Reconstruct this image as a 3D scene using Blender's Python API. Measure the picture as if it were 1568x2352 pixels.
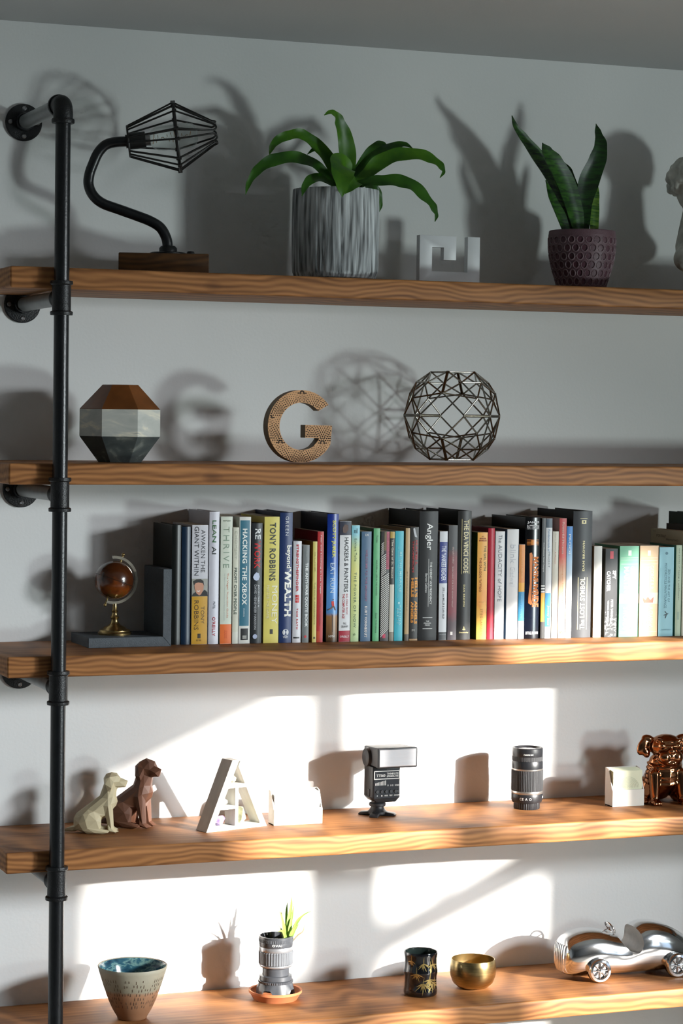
import bpy, bmesh, math, random
from math import sin, cos, pi, radians, sqrt
from mathutils import Vector, Matrix, noise

for o in list(bpy.data.objects):
    bpy.data.objects.remove(o)
SC = bpy.context.scene
COL = SC.collection
RND = random.Random(7)

# ------------------------------------------------------------------ camera
W, H, F = 1568, 2352, 5425.0
CAM = Vector((-1.038, -4.358, 1.711))
YAW, PITCH, ROLL = 0.36903, -0.04052, 0.01333
FW = Vector((sin(YAW) * cos(PITCH), cos(YAW) * cos(PITCH), sin(PITCH)))
_r = Vector((cos(YAW), -sin(YAW), 0)); _u = _r.cross(FW)
RT = _r * cos(ROLL) + _u * sin(ROLL)
UP = _u * cos(ROLL) - _r * sin(ROLL)
cd = bpy.data.cameras.new('camera'); co = bpy.data.objects.new('camera', cd); COL.objects.link(co)
cd.sensor_fit = 'HORIZONTAL'; cd.sensor_width = 36; cd.lens = F * 36 / W
cd.clip_start = 0.05; cd.clip_end = 100
m3 = Matrix((RT, UP, -FW)).transposed()
co.matrix_world = Matrix.Translation(CAM) @ m3.to_4x4()
SC.camera = co

# ------------------------------------------------------------------ world, sun, window light, exposure
wd = bpy.data.worlds.new('world'); SC.world = wd; wd.use_nodes = True
bg = wd.node_tree.nodes['Background']; bg.inputs[0].default_value = (0.60, 0.78, 1.0, 1); bg.inputs[1].default_value = 1.0

def sun_light():
    l = bpy.data.lights.new('sun', 'SUN'); o = bpy.data.objects.new('sun', l); COL.objects.link(o)
    l.energy = 15.5; l.color = (1.0, 0.945, 0.87); l.angle = radians(1.0)
    d = Vector((-0.70, 1.0, -0.305))
    o.rotation_euler = d.to_track_quat('-Z', 'Y').to_euler(); o.location = (6, -8, 5)
sun_light()

XR = 3.0                                   # inner face of the window wall
def window_light(name, y0, y1, z0, z1, power, color, aim=(-1, 0, 0), spread=180):
    l = bpy.data.lights.new(name, 'AREA'); o = bpy.data.objects.new(name, l); COL.objects.link(o)
    l.shape = 'RECTANGLE'; l.size = y1 - y0; l.size_y = z1 - z0; l.energy = power; l.color = color; l.spread = radians(spread)
    o.location = (XR + 0.02, (y0 + y1) / 2, (z0 + z1) / 2)
    o.rotation_euler = Vector(aim).to_track_quat('-Z', 'Y').to_euler()
    return o
SKY = (0.91, 0.965, 1.0)
DOWN = (-1.45, 1.0, -0.95)                 # sky lamps aimed down and left to leave the upper wall darker
window_light('window_light_upper_b', -3.18, -2.76, 1.76, 2.16, 25, SKY, DOWN, 70)
window_light('window_light_upper_a', -4.15, -3.55, 1.72, 2.22, 16, SKY, DOWN, 70)
window_light('window_light_lower_a', -4.15, -3.55, 0.30, 1.50, 3.5, SKY)
window_light('window_light_low_glint', -3.19, -2.91, 1.05, 1.33, 5.4, (0.86, 1.0, 0.97), (-1.0, 1.15, 0.30), 75)

SC.view_settings.view_transform = 'Standard'; SC.view_settings.look = 'None'
SC.view_settings.gamma = 1.0; SC.view_settings.use_curve_mapping = False
SC.view_settings.exposure = 0.28
SC.cycles.sample_clamp_indirect = 6.0
SC.cycles.max_bounces = 6; SC.cycles.diffuse_bounces = 3; SC.cycles.glossy_bounces = 3
SC.cycles.use_light_tree = False; SC.cycles.use_adaptive_sampling = True; SC.cycles.adaptive_threshold = .05; SC.cycles.adaptive_min_samples = 12
wd.cycles.sampling_method = 'NONE'
SC.cycles.caustics_reflective = True; SC.cycles.blur_glossy = 0.5

# ------------------------------------------------------------------ helpers
def ray(px, py): return FW + RT * ((px - W / 2) / F) + UP * ((H / 2 - py) / F)
def aty(px, py, Y):                        # pixel -> point on the vertical plane y = Y
    d = ray(px, py); return CAM + d * ((Y - CAM.y) / d.y)
def atz(px, py, Z):                        # pixel -> point on the level plane z = Z
    d = ray(px, py); return CAM + d * ((Z - CAM.z) / d.z)

def lin(h):
    if isinstance(h, str):
        h = h.lstrip('#'); c = [int(h[i:i + 2], 16) / 255 for i in (0, 2, 4)]
        return tuple(x / 12.92 if x <= .04045 else ((x + .055) / 1.055) ** 2.4 for x in c) + (1,)
    return tuple(h)[:3] + (1,)

MATS = {}
def mat(name, col, rough=.6, metal=0., spec=.5, var=.12, scale=30., bump=0., bscale=None, stretch=None, coat=0., trans=0., emit=None):
    """Principled with a procedural value variation and optional fine relief."""
    if name in MATS: return MATS[name]
    m = bpy.data.materials.new(name); m.use_nodes = True; N = m.node_tree.nodes; Lk = m.node_tree.links
    b = N['Principled BSDF']; c = lin(col)
    b.inputs['Roughness'].default_value = rough; b.inputs['Metallic'].default_value = metal
    b.inputs['Specular IOR Level'].default_value = spec; b.inputs['Coat Weight'].default_value = coat
    b.inputs['Coat Roughness'].default_value = .08
    b.inputs['Transmission Weight'].default_value = trans
    tc = N.new('ShaderNodeTexCoord'); mp = N.new('ShaderNodeMapping'); Lk.new(tc.outputs['Object'], mp.inputs[0])
    if stretch: mp.inputs['Scale'].default_value = stretch
    nz = N.new('ShaderNodeTexNoise'); nz.inputs['Scale'].default_value = scale; nz.inputs['Detail'].default_value = 2
    Lk.new(mp.outputs[0], nz.inputs['Vector'])
    rp = N.new('ShaderNodeValToRGB'); Lk.new(nz.outputs['Fac'], rp.inputs[0])
    rp.color_ramp.elements[0].position = .3; rp.color_ramp.elements[1].position = .7
    rp.color_ramp.elements[0].color = tuple(max(0, x * (1 - var)) for x in c[:3]) + (1,)
    rp.color_ramp.elements[1].color = tuple(min(1, x * (1 + var)) for x in c[:3]) + (1,)
    Lk.new(rp.outputs[0], b.inputs['Base Color'])
    if bump:
        n2 = N.new('ShaderNodeTexNoise'); n2.inputs['Scale'].default_value = bscale or scale * 4; n2.inputs['Detail'].default_value = 1
        Lk.new(mp.outputs[0], n2.inputs['Vector'])
        bp = N.new('ShaderNodeBump'); bp.inputs['Strength'].default_value = bump; bp.inputs['Distance'].default_value = .002
        Lk.new(n2.outputs['Fac'], bp.inputs['Height']); Lk.new(bp.outputs[0], b.inputs['Normal'])
    MATS[name] = m; return m

def ramp_mat(name, stops, axis=2, lo=0., hi=1., rough=.5, noise_amt=.0, nscale=8., spec=.5, coat=0.):
    """Colour bands printed along one axis of the object's own coordinates (metres lo..hi)."""
    if name in MATS: return MATS[name]
    m = bpy.data.materials.new(name); m.use_nodes = True; N = m.node_tree.nodes; Lk = m.node_tree.links
    b = N['Principled BSDF']; b.inputs['Roughness'].default_value = rough; b.inputs['Specular IOR Level'].default_value = spec
    b.inputs['Coat Weight'].default_value = coat
    tc = N.new('ShaderNodeTexCoord'); sp = N.new('ShaderNodeSeparateXYZ'); Lk.new(tc.outputs['Object'], sp.inputs[0])
    mr = N.new('ShaderNodeMapRange'); mr.inputs['From Min'].default_value = lo; mr.inputs['From Max'].default_value = hi
    Lk.new(sp.outputs[axis], mr.inputs['Value'])
    nz = N.new('ShaderNodeTexNoise'); nz.inputs['Scale'].default_value = nscale; nz.inputs['Detail'].default_value = 4
    Lk.new(tc.outputs['Object'], nz.inputs['Vector'])
    mm = N.new('ShaderNodeMath'); mm.operation = 'MULTIPLY_ADD'; mm.inputs[1].default_value = noise_amt
    Lk.new(nz.outputs['Fac'], mm.inputs[0]); Lk.new(mr.outputs[0], mm.inputs[2])
    rp = N.new('ShaderNodeValToRGB'); Lk.new(mm.outputs[0], rp.inputs[0])
    e = rp.color_ramp.elements
    while len(e) < len(stops): e.new(.5)
    for el, (p, c) in zip(e, stops): el.position = p; el.color = lin(c)
    Lk.new(rp.outputs[0], b.inputs['Base Color'])
    MATS[name] = m; return m

def wood_mat(name, light, dark, ring=14., rough=.55, seed=0.):
    if name in MATS: return MATS[name]
    m = bpy.data.materials.new(name); m.use_nodes = True; N = m.node_tree.nodes; Lk = m.node_tree.links
    b = N['Principled BSDF']; b.inputs['Roughness'].default_value = rough; b.inputs['Specular IOR Level'].default_value = .3
    tc = N.new('ShaderNodeTexCoord'); oi = N.new('ShaderNodeObjectInfo')
    mp = N.new('ShaderNodeMapping'); mp.inputs['Scale'].default_value = (.16, .38, 2.1)
    Lk.new(tc.outputs['Object'], mp.inputs[0])
    off = N.new('ShaderNodeVectorMath'); off.operation = 'MULTIPLY_ADD'
    cb = N.new('ShaderNodeCombineXYZ'); Lk.new(oi.outputs['Random'], cb.inputs[0]); Lk.new(oi.outputs['Random'], cb.inputs[1]); cb.inputs[2].default_value = seed
    Lk.new(cb.outputs[0], off.inputs[0]); off.inputs[1].default_value = (9., .12, .2); Lk.new(mp.outputs[0], off.inputs[2])
    nz = N.new('ShaderNodeTexNoise'); nz.inputs['Scale'].default_value = 5.; nz.inputs['Detail'].default_value = 2
    mpn = N.new('ShaderNodeMapping'); mpn.inputs['Scale'].default_value = (5.5, .9, .9); Lk.new(off.outputs[0], mpn.inputs[0]); Lk.new(mpn.outputs[0], nz.inputs['Vector'])
    ad = N.new('ShaderNodeVectorMath'); ad.operation = 'MULTIPLY_ADD'; ad.inputs[1].default_value = (.0, .13, .13)
    Lk.new(nz.outputs['Color'], ad.inputs[0]); Lk.new(off.outputs[0], ad.inputs[2])
    wv = N.new('ShaderNodeTexWave'); wv.wave_type = 'RINGS'; wv.rings_direction = 'X'; wv.wave_profile = 'SIN'
    wv.inputs['Scale'].default_value = ring; wv.inputs['Distortion'].default_value = .7; wv.inputs['Detail'].default_value = 2; wv.inputs['Detail Scale'].default_value = 1.5
    Lk.new(ad.outputs[0], wv.inputs['Vector'])
    fi = N.new('ShaderNodeTexNoise'); fi.inputs['Scale'].default_value = 60; fi.inputs['Detail'].default_value = 4
    mp2 = N.new('ShaderNodeMapping'); mp2.inputs['Scale'].default_value = (.10, 1.6, 1.6); Lk.new(tc.outputs['Object'], mp2.inputs[0]); Lk.new(mp2.outputs[0], fi.inputs['Vector'])
    f5 = N.new('ShaderNodeMath'); f5.operation = 'MULTIPLY'; f5.inputs[1].default_value = .62; Lk.new(fi.outputs['Fac'], f5.inputs[0])
    mx = N.new('ShaderNodeMath'); mx.operation = 'MULTIPLY_ADD'; mx.inputs[1].default_value = .27
    Lk.new(wv.outputs['Fac'], mx.inputs[0]); Lk.new(f5.outputs[0], mx.inputs[2])
    rp = N.new('ShaderNodeValToRGB'); rp.color_ramp.elements[0].position = .20; rp.color_ramp.elements[1].position = .80
    rp.color_ramp.elements[0].color = lin(light); rp.color_ramp.elements[1].color = lin(dark)
    Lk.new(mx.outputs[0], rp.inputs[0])
    # knots
    vo = N.new('ShaderNodeTexVoronoi'); vo.inputs['Scale'].default_value = 3.1
    mp3 = N.new('ShaderNodeMapping'); mp3.inputs['Scale'].default_value = (1., 1.6, 1.8); Lk.new(tc.outputs['Object'], mp3.inputs[0])
    of3 = N.new('ShaderNodeVectorMath'); of3.operation = 'ADD'; Lk.new(cb.outputs[0], of3.inputs[0]); Lk.new(mp3.outputs[0], of3.inputs[1]); Lk.new(of3.outputs[0], vo.inputs['Vector'])
    kr = N.new('ShaderNodeValToRGB'); kr.color_ramp.elements[0].position = .02; kr.color_ramp.elements[1].position = .085
    kr.color_ramp.elements[0].color = (.28, .2, .16, 1); kr.color_ramp.elements[1].color = (1, 1, 1, 1)
    Lk.new(vo.outputs['Distance'], kr.inputs[0])
    ml = N.new('ShaderNodeMix'); ml.data_type = 'RGBA'; ml.blend_type = 'MULTIPLY'; ml.inputs[0].default_value = 1
    Lk.new(rp.outputs[0], ml.inputs[6]); Lk.new(kr.outputs[0], ml.inputs[7])
    Lk.new(ml.outputs[2], b.inputs['Base Color'])
    bp = N.new('ShaderNodeBump'); bp.inputs['Strength'].default_value = .25; bp.inputs['Distance'].default_value = .001
    Lk.new(fi.outputs['Fac'], bp.inputs['Height']); Lk.new(bp.outputs[0], b.inputs['Normal'])
    MATS[name] = m; return m

def glass_mat(name='clear_glass'):
    if name in MATS: return MATS[name]
    m = bpy.data.materials.new(name); m.use_nodes = True; N = m.node_tree.nodes; Lk = m.node_tree.links
    N.remove(N['Principled BSDF']); out = N['Material Output']
    t = N.new('ShaderNodeBsdfTransparent'); t.inputs[0].default_value = (.93, .96, .95, 1)
    g = N.new('ShaderNodeBsdfGlossy'); g.inputs['Roughness'].default_value = .03
    fr = N.new('ShaderNodeLayerWeight'); fr.inputs[0].default_value = .12
    mx = N.new('ShaderNodeMixShader'); Lk.new(fr.outputs['Facing'], mx.inputs[0]); Lk.new(t.outputs[0], mx.inputs[1]); Lk.new(g.outputs[0], mx.inputs[2])
    Lk.new(mx.outputs[0], out.inputs[0]); MATS[name] = m; return m

class MB:
    def __init__(s): s.v = []; s.f = []; s.M = Matrix.Identity(4)
    def add(s, vs, fs):
        b = len(s.v); s.v += [tuple(s.M @ Vector(p)) for p in vs]; s.f += [tuple(b + i for i in f) for f in fs]; return s
    def box(s, x0, x1, y0, y1, z0, z1):
        return s.add([(x0, y0, z0), (x1, y0, z0), (x1, y1, z0), (x0, y1, z0), (x0, y0, z1), (x1, y0, z1), (x1, y1, z1), (x0, y1, z1)],
                     [(0, 3, 2, 1), (4, 5, 6, 7), (0, 1, 5, 4), (1, 2, 6, 5), (2, 3, 7, 6), (3, 0, 4, 7)])
    def lathe(s, prof, n=48, c=(0, 0, 0), rmod=None, cap=True):
        vs = []; fs = []
        for k, (r, z) in enumerate(prof):
            for i in range(n):
                a = 2 * pi * i / n; q = r * (rmod(a, z, k) if rmod else 1)
                vs.append((c[0] + q * cos(a), c[1] + q * sin(a), c[2] + z))
        for k in range(len(prof) - 1):
            for i in range(n):
                j = (i + 1) % n
                fs.append((k * n + i, k * n + j, (k + 1) * n + j, (k + 1) * n + i))
        if cap:
            fs.append(tuple(reversed(range(n)))); q = (len(prof) - 1) * n; fs.append(tuple(range(q, q + n)))
        return s.add(vs, fs)
    def tube(s, pts, r, n=10, closed=False):
        pts = [Vector(p) for p in pts]; m = len(pts); rr = r if isinstance(r, (list, tuple)) else [r] * m
        T = []
        for i in range(m):
            a = pts[(i - 1) % m] if (closed or i > 0) else pts[i]; b = pts[(i + 1) % m] if (closed or i < m - 1) else pts[i]
            T.append((b - a).normalized())
        ref = Vector((0, 0, 1)) if abs(T[0].z) < .9 else Vector((1, 0, 0))
        nn = T[0].cross(ref).normalized(); vs = []; fs = []
        for i in range(m):
            nn = (nn - T[i] * nn.dot(T[i])).normalized(); bb = T[i].cross(nn)
            for k in range(n):
                a = 2 * pi * k / n; vs.append(pts[i] + (nn * cos(a) + bb * sin(a)) * rr[i])
        for i in range(m if closed else m - 1):
            j = (i + 1) % m
            for k in range(n):
                l = (k + 1) % n; fs.append((i * n + k, i * n + l, j * n + l, j * n + k))
        if not closed:
            fs.append(tuple(reversed(range(n)))); fs.append(tuple(range((m - 1) * n, m * n)))
        return s.add(vs, fs)
    def cyl(s, p0, p1, r0, r1=None, n=24):
        return s.tube([p0, p1], [r0, r0 if r1 is None else r1], n)
    def prism(s, poly, y0, y1):             # polygon in x,z extruded along y
        n = len(poly); vs = [(x, y0, z) for x, z in poly] + [(x, y1, z) for x, z in poly]
        fs = [tuple(range(n)), tuple(reversed(range(n, 2 * n)))] + [(i + n, (i + 1) % n + n, (i + 1) % n, i) for i in range(n)]
        return s.add(vs, fs)
    def prismz(s, poly, z0, z1):
        n = len(poly); vs = [(x, y, z0) for x, y in poly] + [(x, y, z1) for x, y in poly]
        fs = [tuple(reversed(range(n))), tuple(range(n, 2 * n))] + [(i, (i + 1) % n, (i + 1) % n + n, i + n) for i in range(n)]
        return s.add(vs, fs)
    def ell(s, c, r, rot=None, nu=16, nv=10):
        R = (rot or Matrix.Identity(3)); c = Vector(c); vs = []; fs = []
        for j in range(1, nv):
            t = pi * j / nv
            for i in range(nu):
                a = 2 * pi * i / nu; vs.append(c + R @ Vector((r[0] * sin(t) * cos(a), r[1] * sin(t) * sin(a), r[2] * cos(t))))
        vs.append(c + R @ Vector((0, 0, r[2]))); vs.append(c + R @ Vector((0, 0, -r[2])))
        for j in range(nv - 2):
            for i in range(nu):
                k = (i + 1) % nu; fs.append((j * nu + i, (j + 1) * nu + i, (j + 1) * nu + k, j * nu + k))
        t = (nv - 1) * nu
        for i in range(nu):
            k = (i + 1) % nu; fs.append((t, i, k)); fs.append((t + 1, (nv - 2) * nu + k, (nv - 2) * nu + i))
        return s.add(vs, fs)
    def capsule(s, p0, p1, r0, r1):
        s.cyl(p0, p1, r0, r1, 16); s.ell(p0, (r0,) * 3); s.ell(p1, (r1,) * 3); return s
    def mesh(s, name, angle=35, bevel=0., fixn=True, seg=2):
        me = bpy.data.meshes.new(name); me.from_pydata(s.v, [], s.f)
        if bevel or fixn:
            bm = bmesh.new(); bm.from_mesh(me)
            if fixn: bmesh.ops.recalc_face_normals(bm, faces=bm.faces)
            if bevel:
                es = [e for e in bm.edges if len(e.link_faces) == 2 and e.calc_face_angle(0) > radians(40)]
                bmesh.ops.bevel(bm, geom=es, offset=bevel, segments=seg, affect='EDGES', profile=.5, clamp_overlap=True)
            bm.to_mesh(me); bm.free()
        if angle:
            me.polygons.foreach_set('use_smooth', [True] * len(me.polygons)); me.set_sharp_from_angle(angle=radians(angle))
        return me
    def build(s, name, m, parent=None, angle=35, bevel=0., loc=None, fixn=True, seg=2, label=None):
        return link(name, s.mesh(name, angle, bevel, fixn, seg), m, parent, loc, label)

def link(name, me, m, parent=None, loc=None, label=None):
    o = bpy.data.objects.new(name, me); COL.objects.link(o)
    if m and not me.materials: me.materials.append(m)
    if parent: o.parent = parent
    if loc: o.location = loc
    if label: o['label'] = label
    return o
def thing(name, label, cat, loc=(0, 0, 0), rz=0., group=None):
    o = bpy.data.objects.new(name, None); COL.objects.link(o); o.location = loc; o.rotation_euler = (0, 0, rz)
    o.empty_display_size = .02
    return tag(o, label, cat, group)
def tag(o, label, cat, group=None):
    o['label'] = label; o['category'] = cat
    if group: o['group'] = group
    return o
def struct(o): o['kind'] = 'structure'; return o
def dup(root, loc, label, group=None, rz=None):
    r = root.copy(); COL.objects.link(r); r.location = loc; r['label'] = label
    if rz is not None: r.rotation_euler = (0, 0, rz)
    for ch in list(root.children):
        c = ch.copy(); COL.objects.link(c); c.parent = r
        for g in list(ch.children):
            d = g.copy(); COL.objects.link(d); d.parent = c
    return r
def smooth_path(pts, n=8, closed=False):
    P = [Vector(p) for p in pts]; out = []; m = len(P)
    for i in range(m if closed else m - 1):
        if closed: a, b, c, d = P[i - 1], P[i], P[(i + 1) % m], P[(i + 2) % m]
        else: a, b, c, d = P[max(i - 1, 0)], P[i], P[i + 1], P[min(i + 2, m - 1)]
        for k in range(n):
            t = k / n
            out.append(.5 * ((2 * b) + (c - a) * t + (2 * a - 5 * b + 4 * c - d) * t * t + (3 * b - a - 3 * c + d) * t ** 3))
    if not closed: out.append(P[-1])
    return out

_fc = bpy.data.curves.new('lettering', 'FONT'); _fo = bpy.data.objects.new('lettering_source', _fc)
def text_mesh(s, bold=0., space=1.):
    _fc.body = s; _fc.size = 1; _fc.resolution_u = 2; _fc.offset = bold; _fc.space_character = space; _fc.fill_mode = 'FRONT'
    COL.objects.link(_fo)
    dg = bpy.context.evaluated_depsgraph_get(); me = bpy.data.meshes.new_from_object(_fo.evaluated_get(dg))
    COL.objects.unlink(_fo); return me
def text(s, parent, m, c, ux, uy, length, height, name='lettering', bold=0., space=1., fit=None):
    """Lettering as flat print: centre c, running along ux, letter-up uy, fitted to length x height."""
    me = text_mesh(s, bold, space)
    if not me.vertices: return None
    xs = [v.co.x for v in me.vertices]; ys = [v.co.y for v in me.vertices]
    x0, x1, y0, y1 = min(xs), max(xs), min(ys), max(ys); c = Vector(c); ux = Vector(ux); uy = Vector(uy)
    for v in me.vertices:
        p = c + ux * ((v.co.x - (x0 + x1) / 2) / max(x1 - x0, 1e-6) * length) + uy * ((v.co.y - (y0 + y1) / 2) / max(y1 - y0, 1e-6) * height)
        v.co = fit(p) if fit else p
    me.materials.clear()
    return link(name, me, m, parent)
def ink(h, rough=.5, metal=0.): return mat('ink_' + h.lstrip('#'), h, rough, metal, var=.04)
def evaluated(name, mb, mods, m, parent, angle=None, after=None):
    """One continuous surface grown over overlapping volumes."""
    o = bpy.data.objects.new('source', mb.mesh('source', 0)); COL.objects.link(o)
    for t, kw in mods:
        md = o.modifiers.new(t, t)
        for k, v in kw.items(): setattr(md, k, v)
    dg = bpy.context.evaluated_depsgraph_get(); me = bpy.data.meshes.new_from_object(o.evaluated_get(dg))
    bpy.data.objects.remove(o); me.name = name; me.materials.clear()
    if after: after(me)
    me.polygons.foreach_set('use_smooth', [angle is not None] * len(me.polygons))
    if angle: me.set_sharp_from_angle(angle=radians(angle))
    return link(name, me, m, parent)

# ------------------------------------------------------------------ the room
ZC = 2.4384; XL, YB = -2.3, -5.7
WALL = mat('wall_paint', (.78, .785, .78), .85, var=.02, scale=3., bump=.10, bscale=160., spec=.25)
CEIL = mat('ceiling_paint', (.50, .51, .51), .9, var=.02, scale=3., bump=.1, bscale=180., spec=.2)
FLOORM = wood_mat('grey_oak_floor', '#9a958c', '#787168', 9.)
WALL2 = mat('grey_green_paint', (.34, .36, .36), .85, var=.02, scale=3., bump=.12, bscale=220., spec=.25)
struct(MB().box(XL, XR, 0, .12, 0, ZC).build('wall_back', WALL, angle=0))
struct(MB().box(XL - .12, XL, YB, .12, 0, ZC).build('wall_left', WALL2, angle=0))
struct(MB().box(XL, XR, YB - .12, YB, 0, ZC).build('wall_front', WALL2, angle=0))
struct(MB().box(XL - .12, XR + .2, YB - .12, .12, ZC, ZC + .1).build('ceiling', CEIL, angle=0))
struct(MB().box(XL - .12, XR + .2, YB - .12, .12, -.08, 0).build('floor', FLOORM, angle=0))
struct(MB().box(XL, XR, -.014, 0, 0, .09).build('baseboard_back', mat('trim_white', (.8, .8, .79), .5), angle=0, bevel=.003))
WY0, WY1, WZ0, WZ1 = -4.28, -2.717,   .12, 2.285            # window opening
w = MB(); w.box(XR, XR + .16, YB, WY0, 0, ZC); w.box(XR, XR + .16, WY1, .12, 0, ZC)
w.box(XR, XR + .16, WY0, WY1, 0, WZ0); w.box(XR, XR + .16, WY0, WY1, WZ1, ZC)
struct(w.build('wall_right', WALL2, angle=0))
fm = mat('window_frame_white', (.8, .8, .79), .45)
wf = struct(MB().box(XR + .03, XR + .06, -3.520, -3.465, WZ0, WZ1).build('window_1', fm, angle=0))
MB().box(XR + .03, XR + .06, -3.447, -3.391, WZ0, WZ1).build('sun_slit_bar', fm, wf, 0); MB().box(XR + .03, XR + .06, -3.465, -3.447, WZ0, 1.85).build('sash_stile', fm, wf, 0)  # mullion split by an added slit that leaks some sun, closed lower down
MB().box(XR + .032, XR + .058, -3.391, -3.287, WZ0, 1.85).build('sash_stile', fm, wf, 0)
for a, b in ((WY0, -3.520), (-3.391, WY1)):
    MB().box(XR + .035, XR + .055, a, b, 1.615, 1.697).build('transom', fm, wf, 0)
for y in (-3.10, -2.85):
    MB().box(XR + .037, XR + .053, y - .006, y + .006, 1.688, WZ1).build('glazing_bar', fm, wf, 0)
MB().box(XR - .05, XR + .16, WY0 - .03, WY1 + .03, WZ0 - .03, WZ0).build('window_sill', fm, wf, 0)

# ------------------------------------------------------------------ pipe uprights
SZ = [1.9668, 1.6210, 1.2790, .9313, .5877]; TH = .0378; SD = .2806      # shelf tops, thickness, depth
YP = -.2975; RP = .01335
IRON = mat('black_iron_pipe', (.005, .006, .0075), .33, spec=.5, var=.3, scale=60., bump=.12, bscale=300.)
CAST = mat('cast_black_iron', (.004, .0045, .0055), .45, spec=.45, var=.3, scale=80., bump=.3, bscale=500.)
ARMM = mat('grey_iron_pipe', (.16, .17, .17), .35, spec=.5, var=.15, scale=40.)
SCREW = mat('screw_steel', (.35, .35, .36), .35, metal=1.)
def ring_prof(r, rr, h): return [(r, -h), (rr, -h), (rr, h), (r, h)]
def flange(parent, z, y=0., label=None):
    f = MB(); f.M = Matrix.Translation((0, y, z)) @ Matrix.Rotation(pi / 2, 4, 'X')
    f.lathe([(.0345, 0), (.0345, .0055), (.033, .007), (.0168, .008), (.0168, .02), (.0160, .022), (.0145, .022)], 40)
    fo = f.build('wall_flange', CAST, parent, 40)
    for a in (45, 135, 225, 315):
        s = MB(); s.M = Matrix.Translation((.026 * cos(radians(a + 45)), y - .0075, z + .026 * sin(radians(a + 45)))) @ Matrix.Rotation(pi / 2, 4, 'X')
        s.lathe([(.0042, -.002), (.0042, .0006), (.0026, .0016), (.0022, .0009), (.0004, .0009)], 14); s.build('screw', SCREW, fo)
def upright(loc, label):
    t = thing('pipe_upright', label, 'pipe upright', loc, group='black pipe uprights')
    tz = [z - TH - .0169 for z in SZ]; ztop = 2.247
    # vertical pipe lengths between fittings
    zs = [ztop] + tz + [0.0]
    for i in range(len(zs) - 1):
        a = zs[i] - (.026 if i == 0 else .018); b = zs[i + 1] + (.018 if i < len(zs) - 2 else .012)
        MB().cyl((0, YP, b), (0, YP, a), RP, n=32).build('pipe', IRON, t, 40)
    for z in tz:                          # tee fittings with raised collars
        f = MB(); f.lathe([(.0135, -.030), (.0195, -.030), (.0200, -.028), (.0200, -.0245), (.0190, -.0235), (.0166, -.0225), (.0164, 0), (.0166, .0225), (.0190, .0235), (.0200, .0245), (.0200, .028), (.0195, .030), (.0135, .030)], 32, (0, YP, z))
        f.M = Matrix.Translation((0, YP, z)) @ Matrix.Rotation(-pi / 2, 4, 'X')
        f.lathe([(.0158, 0), (.0158, .021), (.0165, .022), (.0168, .0235), (.0168, .027), (.0165, .0285), (.0135, .0285)], 32)
        f.build('tee_fitting', CAST, t, 40)
        MB().cyl((0, YP + .02, z), (0, -.015, z), RP, n=28).build('arm', ARMM, t, 40)
        flange(t, z)
    e = MB(); pts = [(0, YP, ztop - .026), (0, YP, ztop - .012)] + [(0, YP + .014 - .014 * cos(a), ztop - .012 + .016 * sin(a)) for a in [pi / 2 * k / 8 for k in range(1, 9)]] + [(0, YP + .03, ztop + .004)]
    e.tube(pts, .0172, 24)
    e.lathe([(.0135, -.004), (.0195, -.004), (.0202, -.002), (.0202, .002), (.0195, .004), (.0135, .004)], 32, (0, YP, ztop - .026))
    e.M = Matrix.Translation((0, YP + .03, ztop + .004)) @ Matrix.Rotation(-pi / 2, 4, 'X')
    e.lathe([(.0135, -.004), (.0195, -.004), (.0202, -.002), (.0202, .002), (.0195, .004), (.0135, .004)], 32)
    e.build('elbow_fitting', CAST, t, 40)
    MB().cyl((0, YP + .03, ztop + .004), (0, -.015, ztop + .004), RP, n=28).build('arm', ARMM, t, 40)
    flange(t, ztop + .004)
    f = MB(); f.lathe([(.0345, 0), (.0345, .0055), (.033, .007), (.0195, .008), (.019, .02), (.0175, .022), (.0145, .022)], 40, (0, YP, 0)); f.build('floor_flange', CAST, t, 40)
    return t
up1 = upright((0, 0, 0), 'black iron pipe upright with wall flanges standing in front of the shelf ends')
dup(up1, (1.615, 0, 0), 'black iron pipe upright near the right ends of the shelf boards')

# ------------------------------------------------------------------ shelves
SHELF = wood_mat('stained_pine', '#b57c4a', '#562f14', 15.)
names = ['topmost stained pine shelf board carrying the lamp and two potted plants',
         'second stained pine shelf board from the top carrying the letter G and wire sphere',
         'middle stained pine shelf board carrying the long row of books',
         'stained pine shelf board carrying the camera flash and low poly dogs',
         'lowest stained pine shelf board carrying the bowls, cup and silver car']
for i, z in enumerate(SZ):
    s = MB().box(0, 1.79, -SD, -.002, 0, TH)
    o = s.build('shelf_board', SHELF, None, 30, bevel=.004, seg=3, loc=(-.088, 0, z - TH))
    tag(o, names[i], 'shelf', 'pine shelf boards')

# ================================================================== top shelf
BRASS = mat('brass', (.55, .40, .16), .32, metal=1., var=.15, scale=40.)
# ---- caged lamp
Z0 = SZ[0]; LY = -.15
LB = aty(376, 600, LY); LN = Vector((LB.x - CAM.x, LB.y - CAM.y, 0)).normalized()   # lamp stands broadside on
def lampx(cx, cy):
    d = ray(cx / 2.8, 150 + cy / 2.8); return CAM + d * ((LB - CAM).dot(LN) / d.dot(LN))
b0 = lampx(765, 1220); b1 = lampx(1340, 1220)
lamp = thing('desk_lamp', 'bent black pipe desk lamp with wire cage and clear bulb on wood block', 'lamp', ((b0.x + b1.x) / 2, (b0.y + b1.y) / 2, Z0))
LO = Vector(lamp.location)
hb = lampx(1050, 1219).z - Z0
blk = MB(); blk.M = Matrix.Rotation(-math.atan2(LN.x, LN.y), 4, 'Z'); hw0 = (b1 - b0).length / 2
blk.box(-hw0, hw0, -.05, .05, 0, hb); blk.build('base_block', wood_mat('dark_oak_block', '#553718', '#2a180a', 20.), lamp, 30, bevel=.002)
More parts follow.
